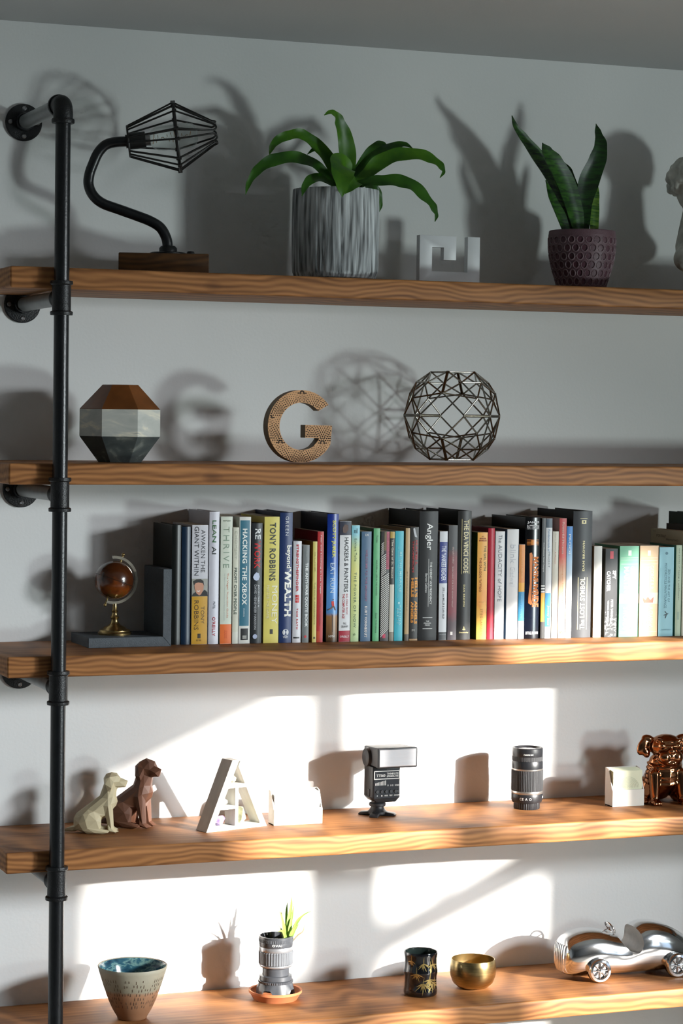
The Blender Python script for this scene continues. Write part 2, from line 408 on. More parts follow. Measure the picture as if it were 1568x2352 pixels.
pts = [lampx(*c) - LO for c in ((1080, 1205), (1078, 1165), (1068, 1110), (1032, 1045), (968, 1003), (880, 968), (760, 925), (660, 888), (600, 838), (570, 770), (575, 700), (600, 630), (630, 565), (675, 515), (735, 495), (815, 490))]
MB().tube(smooth_path(pts, 5), .0096, 20).build('pipe_arm', IRON, lamp, 50)
c = pts[0]; f = MB(); f.lathe([(.034, 0), (.034, .003), (.031, .0045), (.0165, .005), (.0165, .012), (.0135, .016), (.0105, .017)], 36, (c.x, c.y, hb)); f.build('floor_flange', CAST, lamp, 40)
k = lampx(1225, 1212) - LO; f = MB(); f.lathe([(.0075, 0), (.0075, .004), (.006, .007), (.003, .0075)], 16, (k.x, k.y, hb)); f.build('switch_knob', CAST, lamp, 40)
A0 = lampx(818, 490) - LO; A1 = lampx(1392, 432) - LO; AX = (A1 - A0).normalized()
PX = 1 / 2.8 / 1262                               # crop pixels to metres on the lamp's plane
s1 = AX.cross(LN).normalized(); s2 = AX.cross(s1)
def cage(t, r, a): return A0 + AX * (t * PX) + (s1 * cos(a) + s2 * sin(a)) * (r * PX)
WIRE = mat('black_wire', (.013, .012, .011), .45, spec=.5, var=.2)
cg = bpy.data.objects.new('wire_cage', None)
r0, r1, r2 = 100, 224, 66
n = 7
ringm = MB(); ringm.tube([cage(8, r0, 2 * pi * i / 24) for i in range(24)], .0019, 8, True); ring0 = ringm.build('cage_ring', WIRE, lamp)
ringm = MB(); ringm.tube([cage(322, r1, 2 * pi * i / 40) for i in range(40)], .0024, 8, True); ringm.build('cage_ring', WIRE, lamp)
for i in range(n):
    a = 2 * pi * (i + .28) / n; da = .30
    p = [cage(8, r0, a - da), cage(322, r1, a - da)]
    q = [cage(8, r0, a + da), cage(322, r1, a + da)]
    u0 = cage(560, r2 + 14, a - da * 1.1); u1 = cage(560, r2 + 14, a + da * 1.1)
    bend = smooth_path([u0, cage(578, r2 + 8, a - da * .6), cage(584, r2 + 5, a), cage(578, r2 + 8, a + da * .6), u1], 4)
    MB().tube(p + bend + [q[1], q[0]], .0018, 8).build('cage_wire', WIRE, lamp, 60)
    for sgn in (-1, 1):
        cc = cage(322, r1, a + sgn * da); MB().tube([cc + AX * (-.004), cc + AX * .004], .0036, 8).build('cage_knot', WIRE, lamp, 60)
MB().tube([cage(-10, 0, 0), cage(6, 0, 0), cage(8, 0, 0), cage(118, 0, 0), cage(120, 0, 0)], [.0125, .0125, .0155, .0155, .013], 28).build('bulb_socket', mat('black_plastic', (.012, .012, .012), .45), lamp, 40)
bl = MB(); bl.tube([cage(t, 0, 0) for t in (118, 150)], [.0115, .0125], 20); bl.build('bulb_cap', SCREW, lamp, 40)
prof = [(150, 40), (165, 60), (190, 76), (230, 83), (400, 83), (430, 76), (450, 58), (460, 30), (463, 6)]
bl = MB(); bl.tube([cage(t, 0, 0) for t, r in prof], [r * PX for t, r in prof], 28)
bulb = bl.build('glass_bulb', glass_mat(), lamp, 60)
fl = MB(); fl.tube([cage(165 + i * 12, 34 * (1 if i % 2 else -1), .3 + i * .25) for i in range(22)], .0007, 5)
fl.build('filament', mat('filament_wire', (.55, .30, .12), .3, metal=1.), bulb)

# ---- leaves
def leaf(name, pts, widths, facing, m, parent, org, fold=.25, wave=0., n=7, th=.0007, twist=None):
    P = smooth_path(pts, n); L = len(P); ws = []
    for i in range(L):
        t = i / (L - 1) * (len(widths) - 1); k = min(int(t), len(widths) - 2); fr = t - k; fr = fr * fr * (3 - 2 * fr)
        ws.append(widths[k] * (1 - fr) + widths[k + 1] * fr)
    prev = None; rows = []
    for i in range(L):
        T = (P[min(i + 1, L - 1)] - P[max(i - 1, 0)]).normalized()
        Fv = Vector(facing[i * len(facing) // L] if isinstance(facing, list) else facing)
        Wd = T.cross(Fv)
        if Wd.length < .15 and prev: Wd = prev
        Wd.normalize()
        if prev and Wd.dot(prev) < 0: Wd = -Wd
        if prev: Wd = (Wd * .6 + prev * .4).normalized()
        prev = Wd; Nn = Wd.cross(T).normalized()
        if Nn.dot(Fv) < 0: Nn = -Nn
        w = ws[i] / 2; row = []
        for j, u in enumerate((-1, -.55, 0, .55, 1)):
            wv = wave * .55 * sin(i * .62 + (j > 2) * 1.9) * (abs(u) > .9) * min(1, w / .008)
            row.append((P[i] - org + Wd * (u * w) + Nn * (fold * w * abs(u) + wv), Nn))
        rows.append(row)
    vs = []; fs = []
    for sgn in (1, -1):
        for row in rows:
            for p, Nn in row: vs.append(p + Nn * (sgn * th * .5))
    K = L * 5
    for i in range(L - 1):
        for j in range(4):
            a = i * 5 + j; fs.append((a, a + 1, a + 6, a + 5)); fs.append((K + a, K + a + 5, K + a + 6, K + a + 1))
        for j in (0, 4):
            a = i * 5 + j; fs.append((a, a + 5, K + a + 5, K + a))
    fs.append((0, 1, 2, 3, 4, K + 4, K + 3, K + 2, K + 1, K)); e = (L - 1) * 5; fs.append((e, e + 1, e + 2, e + 3, e + 4, K + e + 4, K + e + 3, K + e + 2, K + e + 1, K + e))
    return MB().add(vs, fs).build(name, m, parent, 60)

def leaf_mat(name, c0, c1, rough=.4, trans=.25, stripes=False):
    m = bpy.data.materials.new(name); m.use_nodes = True; N = m.node_tree.nodes; Lk = m.node_tree.links; b = N['Principled BSDF']
    b.inputs['Roughness'].default_value = rough
    tc = N.new('ShaderNodeTexCoord'); nz = N.new('ShaderNodeTexNoise'); mp = N.new('ShaderNodeMapping')
    mp.inputs['Scale'].default_value = (1, 1, 5) if stripes else (1, 1, 1); Lk.new(tc.outputs['Object'], mp.inputs[0]); Lk.new(mp.outputs[0], nz.inputs['Vector'])
    nz.inputs['Scale'].default_value = 34 if stripes else 22; nz.inputs['Detail'].default_value = 4; nz.inputs['Distortion'].default_value = .6 if stripes else 0
    rp = N.new('ShaderNodeValToRGB'); rp.color_ramp.elements[0].position = .4 if stripes else .3; rp.color_ramp.elements[1].position = .6 if stripes else .7
    rp.color_ramp.elements[0].color = lin(c0); rp.color_ramp.elements[1].color = lin(c1)
    Lk.new(nz.outputs['Fac'], rp.inputs[0]); Lk.new(rp.outputs[0], b.inputs['Base Color'])
    t = N.new('ShaderNodeBsdfTranslucent'); Lk.new(rp.outputs[0], t.inputs[0]); mx = N.new('ShaderNodeMixShader'); mx.inputs[0].default_value = trans
    Lk.new(b.outputs[0], mx.inputs[1]); Lk.new(t.outputs[0], mx.inputs[2]); Lk.new(mx.outputs[0], N['Material Output'].inputs[0]); return m

# ---- dracaena in a grey ribbed pot
PY = -.165
def plx(cx, cy, dy=0.): return aty(540 + cx / 2.613, 220 + cy / 2.613, PY + dy)
pc = plx(603, 700); R0 = (plx(852, 700).x - plx(350, 700).x) / 2 * .975
plant = thing('potted_plant', 'leafy green plant with arching leaves in grey ribbed bark-like pot', 'potted plant', (pc.x, PY, Z0))
PO = Vector(plant.location); ztop = plx(603, 568).z - Z0
rng = random.Random(3); grooves = [(rng.uniform(0, 2 * pi), rng.uniform(.03, .07), rng.uniform(.004, .02)) for _ in range(90)]
def bark(a, z, k):
    v = 1.0
    for g, wd_, dp in grooves:
        d = abs((a - g + pi) % (2 * pi) - pi)
        if d < wd_: v -= dp * (1 - d / wd_) * (.6 + .4 * sin(z * 90 + g * 9))
    return v + .006 * noise.noise(Vector((cos(a) * 6, sin(a) * 6, z * 14)))
POTM = mat('grey_whitewashed_bark', (.34, .36, .37), .75, var=.8, scale=150., bump=.8, bscale=220., stretch=(1, 1, .07))
prof = [(R0 * .8, 0), (R0 * .93, .004), (R0 * .985, .016)] + [(R0 * (.99 + .012 * sin(i / 14 * pi)), .016 + (ztop - .02) * i / 14) for i in range(1, 15)] + [(R0 * .985, ztop), (R0 * .90, ztop), (R0 * .88, ztop - .02)]
MB().lathe(prof, 220, rmod=bark).build('pot', POTM, plant, 30)
MB().lathe([(.001, ztop - .018), (R0 * .87, ztop - .016), (R0 * .87, ztop - .022), (.001, ztop - .022)], 30, cap=False).build('soil', mat('dark_soil', (.03, .02, .014), .95, bump=1.), plant)
LEAF = leaf_mat('dracaena_green', '#2f6414', '#5c941c', .38, .3)
LEAF2 = leaf_mat('dracaena_dark_green', '#1f4d0e', '#3d7416', .38, .25)
CR = (603, 560)                          # crown
S = 1 / 2.613 / 1262
def dl(pts, ws, facing=(0, -1, .3), m=LEAF, wave=.0022, fold=.22):
    leaf('leaf', [plx(x, y, dy) for x, y, dy in pts], [w_ * S for w_ in ws], facing, m, plant, PO, fold, wave)
dl([(668, 545, 0), (672, 440, .0), (668, 330, .0), (648, 230, -.005), (620, 150, -.012), (596, 108, -.022), (566, 99, -.03), (534, 116, -.035)], [50, 100, 118, 100, 72, 42, 26, 5])
dl([(620, 545, .02), (585, 430, .03), (520, 330, .03), (460, 275, .03), (400, 233, .025), (330, 236, .02), (262, 262, .015), (222, 303, .012), (205, 356, .012)], [40, 84, 92, 78, 70, 62, 56, 38, 4], wave=.003)
dl([(610, 550, -.01), (540, 470, -.015), (450, 398, -.02), (345, 372, -.03), (230, 388, -.035), (140, 440, -.04), (85, 515, -.045), (62, 592, -.05)], [36, 66, 78, 84, 80, 60, 34, 4], (.1, -1, .5), LEAF2, .003)
dl([(600, 555, -.02), (530, 500, -.04), (462, 500, -.06), (420, 540, -.07), (400, 602, -.075)], [30, 60, 66, 44, 4], (0, -1, .6), LEAF2)
dl([(650, 530, -.01), (645, 430, -.03), (640, 420, -.06), (640, 470, -.085), (640, 540, -.095), (642, 608, -.096)], [60, 150, 178, 150, 84, 5], (0, -1, .35), LEAF, .002, .15)
dl([(690, 550, .01), (735, 470, .01), (800, 395, .01), (880, 335, .01), (960, 300, .01), (1020, 292, .005), (1066, 318, 0)], [40, 66, 74, 64, 50, 30, 4], (0, -1, .2), LEAF2)
dl([(700, 550, 0), (780, 480, -.01), (860, 405, -.015), (960, 360, -.02), (1070, 352, -.03), (1160, 372, -.035), (1225, 415, -.04), (1250, 455, -.042), (1228, 492, -.045)], [40, 72, 96, 92, 84, 74, 50, 24, 4], (0, -1, .45), LEAF, .0032)
dl([(690, 545, .04), (745, 430, .05), (800, 345, .055), (850, 296, .055), (885, 286, .055), (914, 306, .05)], [36, 56, 60, 46, 28, 4], (0, -1, .2), LEAF2)
dl([(680, 555, -.02), (770, 525, -.035), (860, 512, -.045), (950, 512, -.05), (1040, 530, -.055), (1120, 590, -.06), (1180, 660, -.062), (1206, 712, -.064), (1198, 756, -.066)], [40, 60, 74, 92, 96, 84, 54, 28, 4], (0, -1, .6), LEAF2, .0034)
dl([(780, 545, .03), (835, 545, .045), (862, 590, .05), (870, 650, .05), (860, 706, .05)], [24, 40, 40, 30, 4], (.2, -1, .1), LEAF2)
dl([(600, 520, .03), (560, 400, .045), (540, 320, .05), (480, 318, .05), (432, 352, .05)], [30, 50, 44, 30, 4], (0, -1, .4), LEAF2)
dl([(720, 550, -.03), (735, 520, -.055), (720, 520, -.075), (690, 548, -.088), (660, 588, -.092)], [40, 74, 80, 60, 5], (0, -1, .5), LEAF)

# ---- Greek key ornament
KY = -.15
def kx(cx, cy): return aty(540 + cx / 2.613, 220 + cy / 2.613, KY)
ko = kx(1108, 1120); KEYP = [(1108, 832), (1327, 836), (1327, 990), (1252, 988), (1252, 910), (1183, 908), (1183, 1062), (1395, 1066), (1395, 840), (1470, 842), (1470, 1130), (1108, 1118)]
t0 = kx(1108, 832); sx = (kx(1470, 842).x - t0.x) / 362; hk = t0.z - Z0; sz = hk / (1155 - 832)
poly = [((x - 1108) * sx, (1155 - y) * sz) for x, y in [(1108, 834), (1327, 834), (1327, 990), (1252, 990), (1252, 910), (1183, 910), (1183, 1066), (1395, 1066), (1395, 834), (1470, 834), (1470, 1155), (1108, 1155)]]
o = MB().prism(list(reversed(poly)), 0, .016).build('meander_ornament', mat('satin_white_ornament', (.70, .71, .73), .4, var=.03), None, 30, bevel=.0008, loc=(t0.x, KY, Z0))
tag(o, 'white squared spiral meander ornament standing between the two potted plants', 'ornament')

# ---- snake plant in an embossed plum pot
SY = -.15
def snx(cx, cy, dy=0.): return aty(1100 + cx / 3.35, 220 + cy / 3.35, SY + dy)
sc_ = snx(790, 1200); q = 1 / 3.35 / 1235
sp = thing('potted_plant', 'snake plant with upright banded leaves in dark plum embossed pot', 'potted plant', (sc_.x, SY, Z0))
SO = Vector(sp.location); zt = snx(790, 1042).z - Z0
prof = [(.0, 0), (.052, 0), (.0535, .004)]
shape = [(1465, 205), (1430, 214), (1350, 241), (1300, 254), (1250, 266), (1180, 275), (1120, 277), (1080, 276), (1052, 272)]
zz = lambda y: (snx(790, y).z - Z0)
pr = [(205 * q * .93, 0.002)] + [(r * q, zz(y)) for y, r in shape]
def rad(z):
    for (ra, za), (rb, zb) in zip(pr, pr[1:]):
        if z <= zb: f_ = (z - za) / (zb - za); return ra + (rb - ra) * f_
    return pr[-1][0]
NA, NZ, ROWS, AROUND = 480, 150, 6, 24
vs = []; fs = []; cols = []
ztop2 = pr[-1][1]
for k in range(NZ + 1):
    z = .002 + (ztop2 - .002) * k / NZ
    for i in range(NA):
        a = 2 * pi * i / NA; rw = (z - .006) / (ztop2 - .016) * ROWS; rr_ = rad(z); col = .12
        if 0 <= rw < ROWS:
            r_ = int(rw); fz = rw - r_ - .5; fa = (a / (2 * pi) * AROUND + .5 * (r_ % 2)) % 1 - .5
            d = sqrt((fa / .40) ** 2 + (fz / .46) ** 2)
            if d < .82: rr_ -= .0011; col = .0
            elif d < 1.02: rr_ += .0009; col = .55 if fz < .2 else .3
        vs.append((rr_ * cos(a), rr_ * sin(a), z)); cols.append(col)
for k in range(NZ):
    for i in range(NA):
        j = (i + 1) % NA; fs.append((k * NA + i, k * NA + j, (k + 1) * NA + j, (k + 1) * NA + i))
base = len(vs)
for rr_, z in ((pr[-1][0] * 1.0, zt - .002), (pr[-1][0] * .985, zt), (pr[-1][0] * .93, zt), (pr[-1][0] * .91, zt - .02)):
    for i in range(NA): vs.append((rr_ * cos(2 * pi * i / NA), rr_ * sin(2 * pi * i / NA), z)); cols.append(.1)
for k in range(NZ, NZ + 4):
    for i in range(NA):
        j = (i + 1) % NA; fs.append((k * NA + i, k * NA + j, (k + 1) * NA + j, (k + 1) * NA + i))
fs.append(tuple(reversed(range(NA))))
me = MB().add(vs, fs).mesh('pot', 30, fixn=False); at_ = me.attributes.new('worn', 'FLOAT', 'POINT'); at_.data.foreach_set('value', cols)
pm = bpy.data.materials.new('plum_glaze_worn_rims'); pm.use_nodes = True; N = pm.node_tree.nodes; Lk = pm.node_tree.links; b = N['Principled BSDF']; b.inputs['Roughness'].default_value = .5
an = N.new('ShaderNodeAttribute'); an.attribute_name = 'worn'; nz = N.new('ShaderNodeTexNoise'); nz.inputs['Scale'].default_value = 90
ma = N.new('ShaderNodeMath'); ma.operation = 'MULTIPLY_ADD'; ma.inputs[1].default_value = .3; Lk.new(nz.outputs['Fac'], ma.inputs[0]); Lk.new(an.outputs['Fac'], ma.inputs[2])
rp = N.new('ShaderNodeValToRGB'); rp.color_ramp.elements[0].position = .1; rp.color_ramp.elements[1].position = .75
rp.color_ramp.elements[0].color = (.070, .016, .030, 1); rp.color_ramp.elements[1].color = (.30, .22, .24, 1); Lk.new(ma.outputs[0], rp.inputs[0]); Lk.new(rp.outputs[0], b.inputs['Base Color'])
link('pot', me, pm, sp)
MB().lathe([(.001, zt - .012), (pr[-1][0] * .92, zt - .012), (pr[-1][0] * .92, zt - .018), (.001, zt - .018)], 30, cap=False).build('soil', MATS['dark_soil'], sp)
SNK = leaf_mat('snake_plant_banded', '#10330d', '#35641c', .35, .1, True); SNK2 = leaf_mat('snake_plant_dark', '#0b260b', '#1c4513', .35, .1, True); SNK3 = leaf_mat('snake_plant_light', '#2c5a18', '#6d9430', .35, .2, True)
def sl(pts, ws, facing=(0, -1, .1), m=SNK, fold=.3): leaf('leaf', [snx(x, y, dy) for x, y, dy in pts], [w_ * q for w_ in ws], facing, m, sp, SO, fold, 0, th=.0022)
sl([(720, 1070, .01), (665, 880, .015), (575, 660, .02), (450, 480, .02), (345, 335, .015), (278, 240, .01), (252, 152, .01)], [80, 150, 160, 128, 84, 46, 3], (.2, -1, .2))
sl([(765, 1070, -.01), (722, 880, -.012), (655, 680, -.015), (570, 520, -.02), (515, 430, -.02), (486, 362, -.02)], [90, 160, 182, 160, 100, 3], (.1, -1, .2), SNK)
sl([(800, 1070, 0), (800, 860, 0), (840, 660, 0), (905, 500, -.005), (932, 380, -.005), (915, 290, 0), (898, 215, .005)], [90, 130, 172, 146, 105, 56, 3], (-.25, -1, 0), SNK2)
sl([(880, 1070, .01), (882, 900, .012), (890, 780, .015), (908, 655, .015)], [70, 84, 70, 4], (0, -1, .1), SNK3)
sl([(675, 1070, -.02), (625, 930, -.02), (560, 790, -.015), (512, 650, -.01)], [70, 92, 70, 4], (.2, -1, .1), SNK)
sl([(740, 1070, .025), (730, 800, .03), (690, 600, .03), (655, 512, .03)], [70, 120, 70, 3], (0, -1, .1), SNK)

# ---- plaster bust, mostly past the frame
bq = aty(1602, 650, -.15)
bust = thing('bust', 'white plaster classical bust with curly hair at the far right of the top shelf', 'sculpture', (bq.x, -.15, Z0), radians(42))
PLAS = mat('aged_plaster', (.60, .60, .55), .7, var=.25, scale=45., bump=.3)
m_ = MB(); m_.M = Matrix.Diagonal((1.22, 1.22, 1.12, 1))
m_.capsule((0, .005, .085), (0, .0, .15), .034, .027); m_.ell((0, -.004, .19), (.036, .045, .05)); m_.ell((0, -.028, .175), (.024, .024, .03))
m_.ell((0, -.05, .185), (.007, .012, .014)); m_.ell((0, -.044, .165), (.012, .008, .004)); m_.ell((0, -.042, .157), (.012, .012, .008))
for s_ in (-1, 1):
    m_.ell((s_ * .016, -.040, .198), (.010, .007, .004)); m_.ell((s_ * .037, .002, .185), (.006, .012, .017)); m_.capsule((s_ * .01, .005, .075), (s_ * .030, .008, .062), .030, .024)
m_.ell((0, -.005, .06), (.042, .034, .042)); m_.ell((0, 0, .036), (.026, .024, .02))
evaluated('head_and_shoulders', m_, [('REMESH', dict(mode='VOXEL', voxel_size=.0035)), ('SMOOTH', dict(factor=.5, iterations=3))], PLAS, bust, 80)
hm = MB(); hm.M = Matrix.Diagonal((1.22, 1.22, 1.12, 1)); rg = random.Random(11)
hm.ell((0, .008, .205), (.039, .044, .042))
for i in range(330):
    a = rg.uniform(0, 2 * pi); e_ = rg.uniform(-.55, 1.45)
    p_ = Vector((.041 * cos(e_) * cos(a), .046 * cos(e_) * sin(a) + .006, .203 + .044 * sin(e_)))
    if p_.y < -.022 and p_.z < .225: continue
    r_ = rg.uniform(.0045, .0068); hm.ell(p_, (r_, r_, r_ * 1.2), nu=9, nv=6)
evaluated('curly_hair', hm, [('REMESH', dict(mode='VOXEL', voxel_size=.003))], PLAS, bust, 80)
MB().lathe([(.036, 0), (.036, .006), (.030, .009), (.021, .015), (.019, .024), (.023, .032), (.023, .036)], 32).build('pedestal', PLAS, bust)
dm = MB(); dm.M = Matrix.Diagonal((.85, 1.22, 1.12, 1))
for i in range(5):
    dm.tube(smooth_path([(-.07 + i * .008, -.01, .075 - i * .006), (-.03 + i * .008, -.036 - i * .001, .06 - i * .004), (.02, -.04, .045 - i * .001), (.06, -.02, .05 + i * .003)], 6), .006, 8)
dm.build('drapery', PLAS, bust, 60)

# ================================================================== second shelf
Z1 = SZ[1]
# ---- faceted vase
VY = -.15
def vx(cx, cy): return aty(cx / 1.96, 840 + cy / 1.96, VY)
vc = vx(541, 300); Rv = (vx(724, 300).x - vx(358, 300).x) / 2 * .985
vase = thing('faceted_vase', 'faceted vase with brown top, marbled white band and slate grey base', 'vase', (vc.x, VY, Z1))
ang = [radians(a_ + 202) for a_ in (26, 77, 125, 180, 231, 283, 334)]
zv = [0, vx(541, 318).z - Z1, vx(541, 196).z - Z1, vx(541, 86).z - Z1]
def ringv(r, z): return [(r * cos(a_), r * sin(a_), z) for a_ in ang]
def frustum(r0_, z0_, r1_, z1_):
    n_ = 7; return MB().add(ringv(r0_, z0_) + ringv(r1_, z1_), [(i, (i + 1) % n_, n_ + (i + 1) % n_, n_ + i) for i in range(n_)] + [tuple(reversed(range(n_))), tuple(range(n_, 2 * n_))])
def marble(name, stops, scale, dist, rough):
    m = bpy.data.materials.new(name); m.use_nodes = True; N = m.node_tree.nodes; Lk = m.node_tree.links; b = N['Principled BSDF']; b.inputs['Roughness'].default_value = rough
    tc = N.new('ShaderNodeTexCoord'); nz = N.new('ShaderNodeTexNoise'); nz.inputs['Scale'].default_value = scale; nz.inputs['Detail'].default_value = 7; nz.inputs['Distortion'].default_value = dist
    mp = N.new('ShaderNodeMapping'); mp.inputs['Scale'].default_value = (1, 1, 2.2); Lk.new(tc.outputs['Object'], mp.inputs[0]); Lk.new(mp.outputs[0], nz.inputs['Vector'])
    rp = N.new('ShaderNodeValToRGB'); e = rp.color_ramp.elements
    while len(e) < len(stops): e.new(.5)
    for el, (p, c) in zip(e, stops): el.position = p; el.color = lin(c)
    Lk.new(nz.outputs['Fac'], rp.inputs[0]); Lk.new(rp.outputs[0], b.inputs['Base Color']); return m
frustum(Rv * .53, 0, Rv, zv[1]).build('base', marble('slate_grey_concrete', [(.3, '#3a4041'), (.55, '#4c5250'), (.66, '#7d8079'), (.75, '#454a4a')], 14, 1.6, .6), vase, 5, bevel=.0006, seg=1)
frustum(Rv, zv[1], Rv, zv[2]).build('band', marble('marbled_white_concrete', [(.3, '#a9aca6'), (.5, '#b9bab3'), (.62, '#d8d2bf'), (.72, '#9a9d99')], 13, 1.8, .55), vase, 5, bevel=.0006, seg=1)
frustum(Rv, zv[2], Rv * .44, zv[3]).build('crown', mat('brown_lacquer', (.16, .055, .015), .3, var=.25, scale=25.), vase, 5, bevel=.0006, seg=1)

# ---- perforated letter G
GY = -.185
def gx(cx, cy): return aty(400 + cx / 2.613, 820 + cy / 2.613, GY)
gs = (gx(946, 440).x - gx(558, 440).x) / 388; gzs = gs
go = gx(760, 655)
G = thing('letter_g', 'tan wooden letter G covered in small dark perforations', 'letter', (go.x, GY, Z1), radians(2))
def gp(cx, cy): return ((cx - 760) * gs, (652 - cy) * gzs)
GC = (760, 442); RO, RI = 204, 134
outl = [gp(GC[0] + RO * cos(a_), max(0, 0) + GC[1] - RO * sin(a_)) for a_ in [radians(37 + (330 - 37) * i / 56) for i in range(57)]]
outl = [(x, max(z, 0.0)) for x, z in outl]
outl += [gp(946, 436), gp(783, 434), gp(783, 506), gp(864, 508)]
inner = [gp(GC[0] + (RI - (8 if a_ > 310 else 0)) * cos(radians(a_)), GC[1] - RI * sin(radians(a_))) for a_ in [330 - (330 - 41) * i / 44 for i in range(45)]]
gpoly = outl + inner
GT = .024
TAN = mat('tan_mdf', (.60, .32, .145), .55, var=.1, scale=60., spec=.3)
GSIDE = mat('dull_khaki_edge', (.22, .17, .11), .7, var=.1)
MB().prism(list(reversed(gpoly)), .0006, GT).build('body', GSIDE, G, 30, bevel=.0006, seg=1)
MB().prism(list(reversed(gpoly)), -.0012, .0006).build('front_panel', TAN, G, 30)
def inside(px_, pz_, poly_):
    c_ = False; j_ = len(poly_) - 1
    for i_ in range(len(poly_)):
        xi, zi = poly_[i_]; xj, zj = poly_[j_]
        if (zi > pz_) != (zj > pz_) and px_ < (xj - xi) * (pz_ - zi) / (zj - zi) + xi: c_ = not c_
        j_ = i_
    return c_
cent = []
for rrow in range(-1, 4):
    for ccol in range(-1, 4): cent.append((632 + 128 * ccol + (64 if rrow % 2 else 0) - 64, 235 + rrow * 140 + 160))
dm = MB()
rowd = {}
cands = []
for (cx_, cy_) in cent:
    for k_ in range(1, 13):
        r_ = 12 * k_; nd = max(5, int(pi * r_ / 13.0))
        for i_ in range(nd + 1):
            a_ = pi * i_ / nd; x_, y_ = cx_ + r_ * cos(a_), cy_ - r_ * sin(a_)
            # scales overlap from the row below
            if any((x_ - c2[0]) ** 2 + (y_ - c2[1]) ** 2 < 144 ** 2 and c2[1] > cy_ + 1 and y_ < c2[1] for c2 in cent): continue
            dx_, dz_ = gp(x_, y_)
            m_in = all(inside(dx_ + ex * .0011, dz_ + ez * .0011, gpoly) for ex, ez in ((1, 0), (-1, 0), (0, 1), (0, -1)))
            if m_in: cands.append((dx_, dz_, 2.4 + 2.2 * (1 - k_ / 12)))
for dx_, dz_, r_ in cands:
    dm.add([(dx_ + r_ * gs * cos(a_), -.0014, dz_ + r_ * gs * sin(a_)) for a_ in [2 * pi * i / 6 for i in range(6)]], [tuple(range(6))])
po = dm.build('perforations', mat('perforation_dark', (.03, .016, .008), .8), G, 0); po['kind'] = 'stuff'

# ---- wire sphere
WY = -.15
def wx(cx, cy): return aty(780 + cx / 1.99, 820 + cy / 1.99, WY)
wc = wx(513, 290); RS = (wx(731, 290).x - wx(293, 290).x) / 2 * .965
ws_ = thing('wire_sphere', 'dark metal wire sphere of open diamond frames', 'ornament', (wc.x, WY, Z1), radians(-37))
GUN = mat('gunmetal_wire', (.30, .285, .25), .25, metal=1., var=.25, scale=50.)
cz_ = RS * .955
Cc = Vector((0, 0, cz_))
for sx_ in (-1, 1):
    for sy_ in (-1, 1):
        for sz_ in (-1, 1):
            n_ = Vector((sx_, sy_, sz_)) / sqrt(3)
            hv = [Vector(p_) / sqrt(5) for p_ in ((2 * sx_, sy_, 0), (sx_, 2 * sy_, 0), (0, 2 * sy_, sz_), (0, sy_, 2 * sz_), (sx_, 0, 2 * sz_), (2 * sx_, 0, sz_))]
            hv = [v_ * .965 + n_ * .012 for v_ in hv]
            hv = [v_ + (n_ * v_.dot(n_) - v_) * .014 for v_ in hv]
            mid = [((hv[i] + hv[(i + 1) % 6]) / 2).normalized() * .955 for i in (0, 2, 4)]
            ctr = n_ * .97
            wm = MB(); seg_ = []
            seg_ += [(hv[i], hv[(i + 1) % 6]) for i in range(6)]
            ct3 = [(n_ * .80 + mid[i] * .2).normalized() * .975 for i in range(3)]
            for k_ in range(3):
                nodes = (mid[k_] * .45 + n_ * .55).normalized() * .985
                seg_ += [(nodes, hv[2 * k_]), (nodes, hv[(2 * k_ + 1) % 6]), (nodes, (mid[(k_ + 1) % 3] * .45 + n_ * .55).normalized() * .985),
                         (nodes, hv[(2 * k_ + 2) % 6])]
            for a_, b_ in seg_: wm.cyl(Cc + a_ * RS, Cc + b_ * RS, .0017, n=6)
            for v_ in hv: wm.ell(Cc + v_ * RS, (.0021,) * 3, nu=8, nv=6)
            wm.build('wire_panel', GUN, ws_, 60)

# ================================================================== book shelf: bookend, globe
Z2 = SZ[2]
BEY = -.158
be = thing('bookend', 'slate grey L-shaped bookend at the left end of the books', 'bookend', (aty(203, 1470, BEY).x, BEY, Z2))
xr = aty(393, 1470, BEY).x - be.location.x; xu = xr - .0165; hbk = aty(383, 1307, BEY).z - Z2; DEP = .125
SLATE = mat('slate_grey_painted', (.060, .072, .085), .6, var=.12, scale=120., bump=.2, bscale=500.)
MB().prism(list(reversed([(0, 0), (xr, 0), (xu, .0185), (0, .0185)])), 0, DEP).build('base_plate', SLATE, be, 30, bevel=.0007, seg=1)
MB().prism(list(reversed([(xr, 0), (xr, hbk), (xu, hbk), (xu, .0185)])), 0, DEP).build('upright_plate', SLATE, be, 30, bevel=.0007, seg=1)
gb = aty(263, 1455, -.095)
gl = thing('desk_globe', 'small antique brown globe in brass stand on the grey bookend', 'globe', (gb.x, -.095, Z2 + .0186))
gcn = aty(262, 1332, -.095) - Vector(gl.location); RG = .0365
BR2 = mat('antique_brass', (.42, .30, .13), .3, metal=1., var=.25, scale=60.)
MB().lathe([(.0, 0), (.031, 0), (.0315, .0035), (.029, .0055), (.0285, .0085), (.022, .011), (.0205, .0135), (.012, .017), (.0075, .022), (.006, .028), (.0085, .032), (.006, .035), (.0045, .040), (.0065, .0435), (.0045, .046), (.004, gcn.z - RG - .008)], 36, cap=False).build('stand', BR2, gl, 50)
gm = ramp_mat('antique_globe_map', [(.0, '#3b1a0a'), (.3, '#6b300f'), (.45, '#84461a'), (.52, '#4c2a10'), (.6, '#5d4318'), (.75, '#7a3b12'), (1, '#43200c')], 2, -.04, .04, .22, 1.1, 38., coat=.6)
sph = MB(); sph.ell((0, 0, 0), (RG,) * 3, nu=48, nv=32); so = sph.build('globe_ball', gm, gl, 60); so.location = gcn
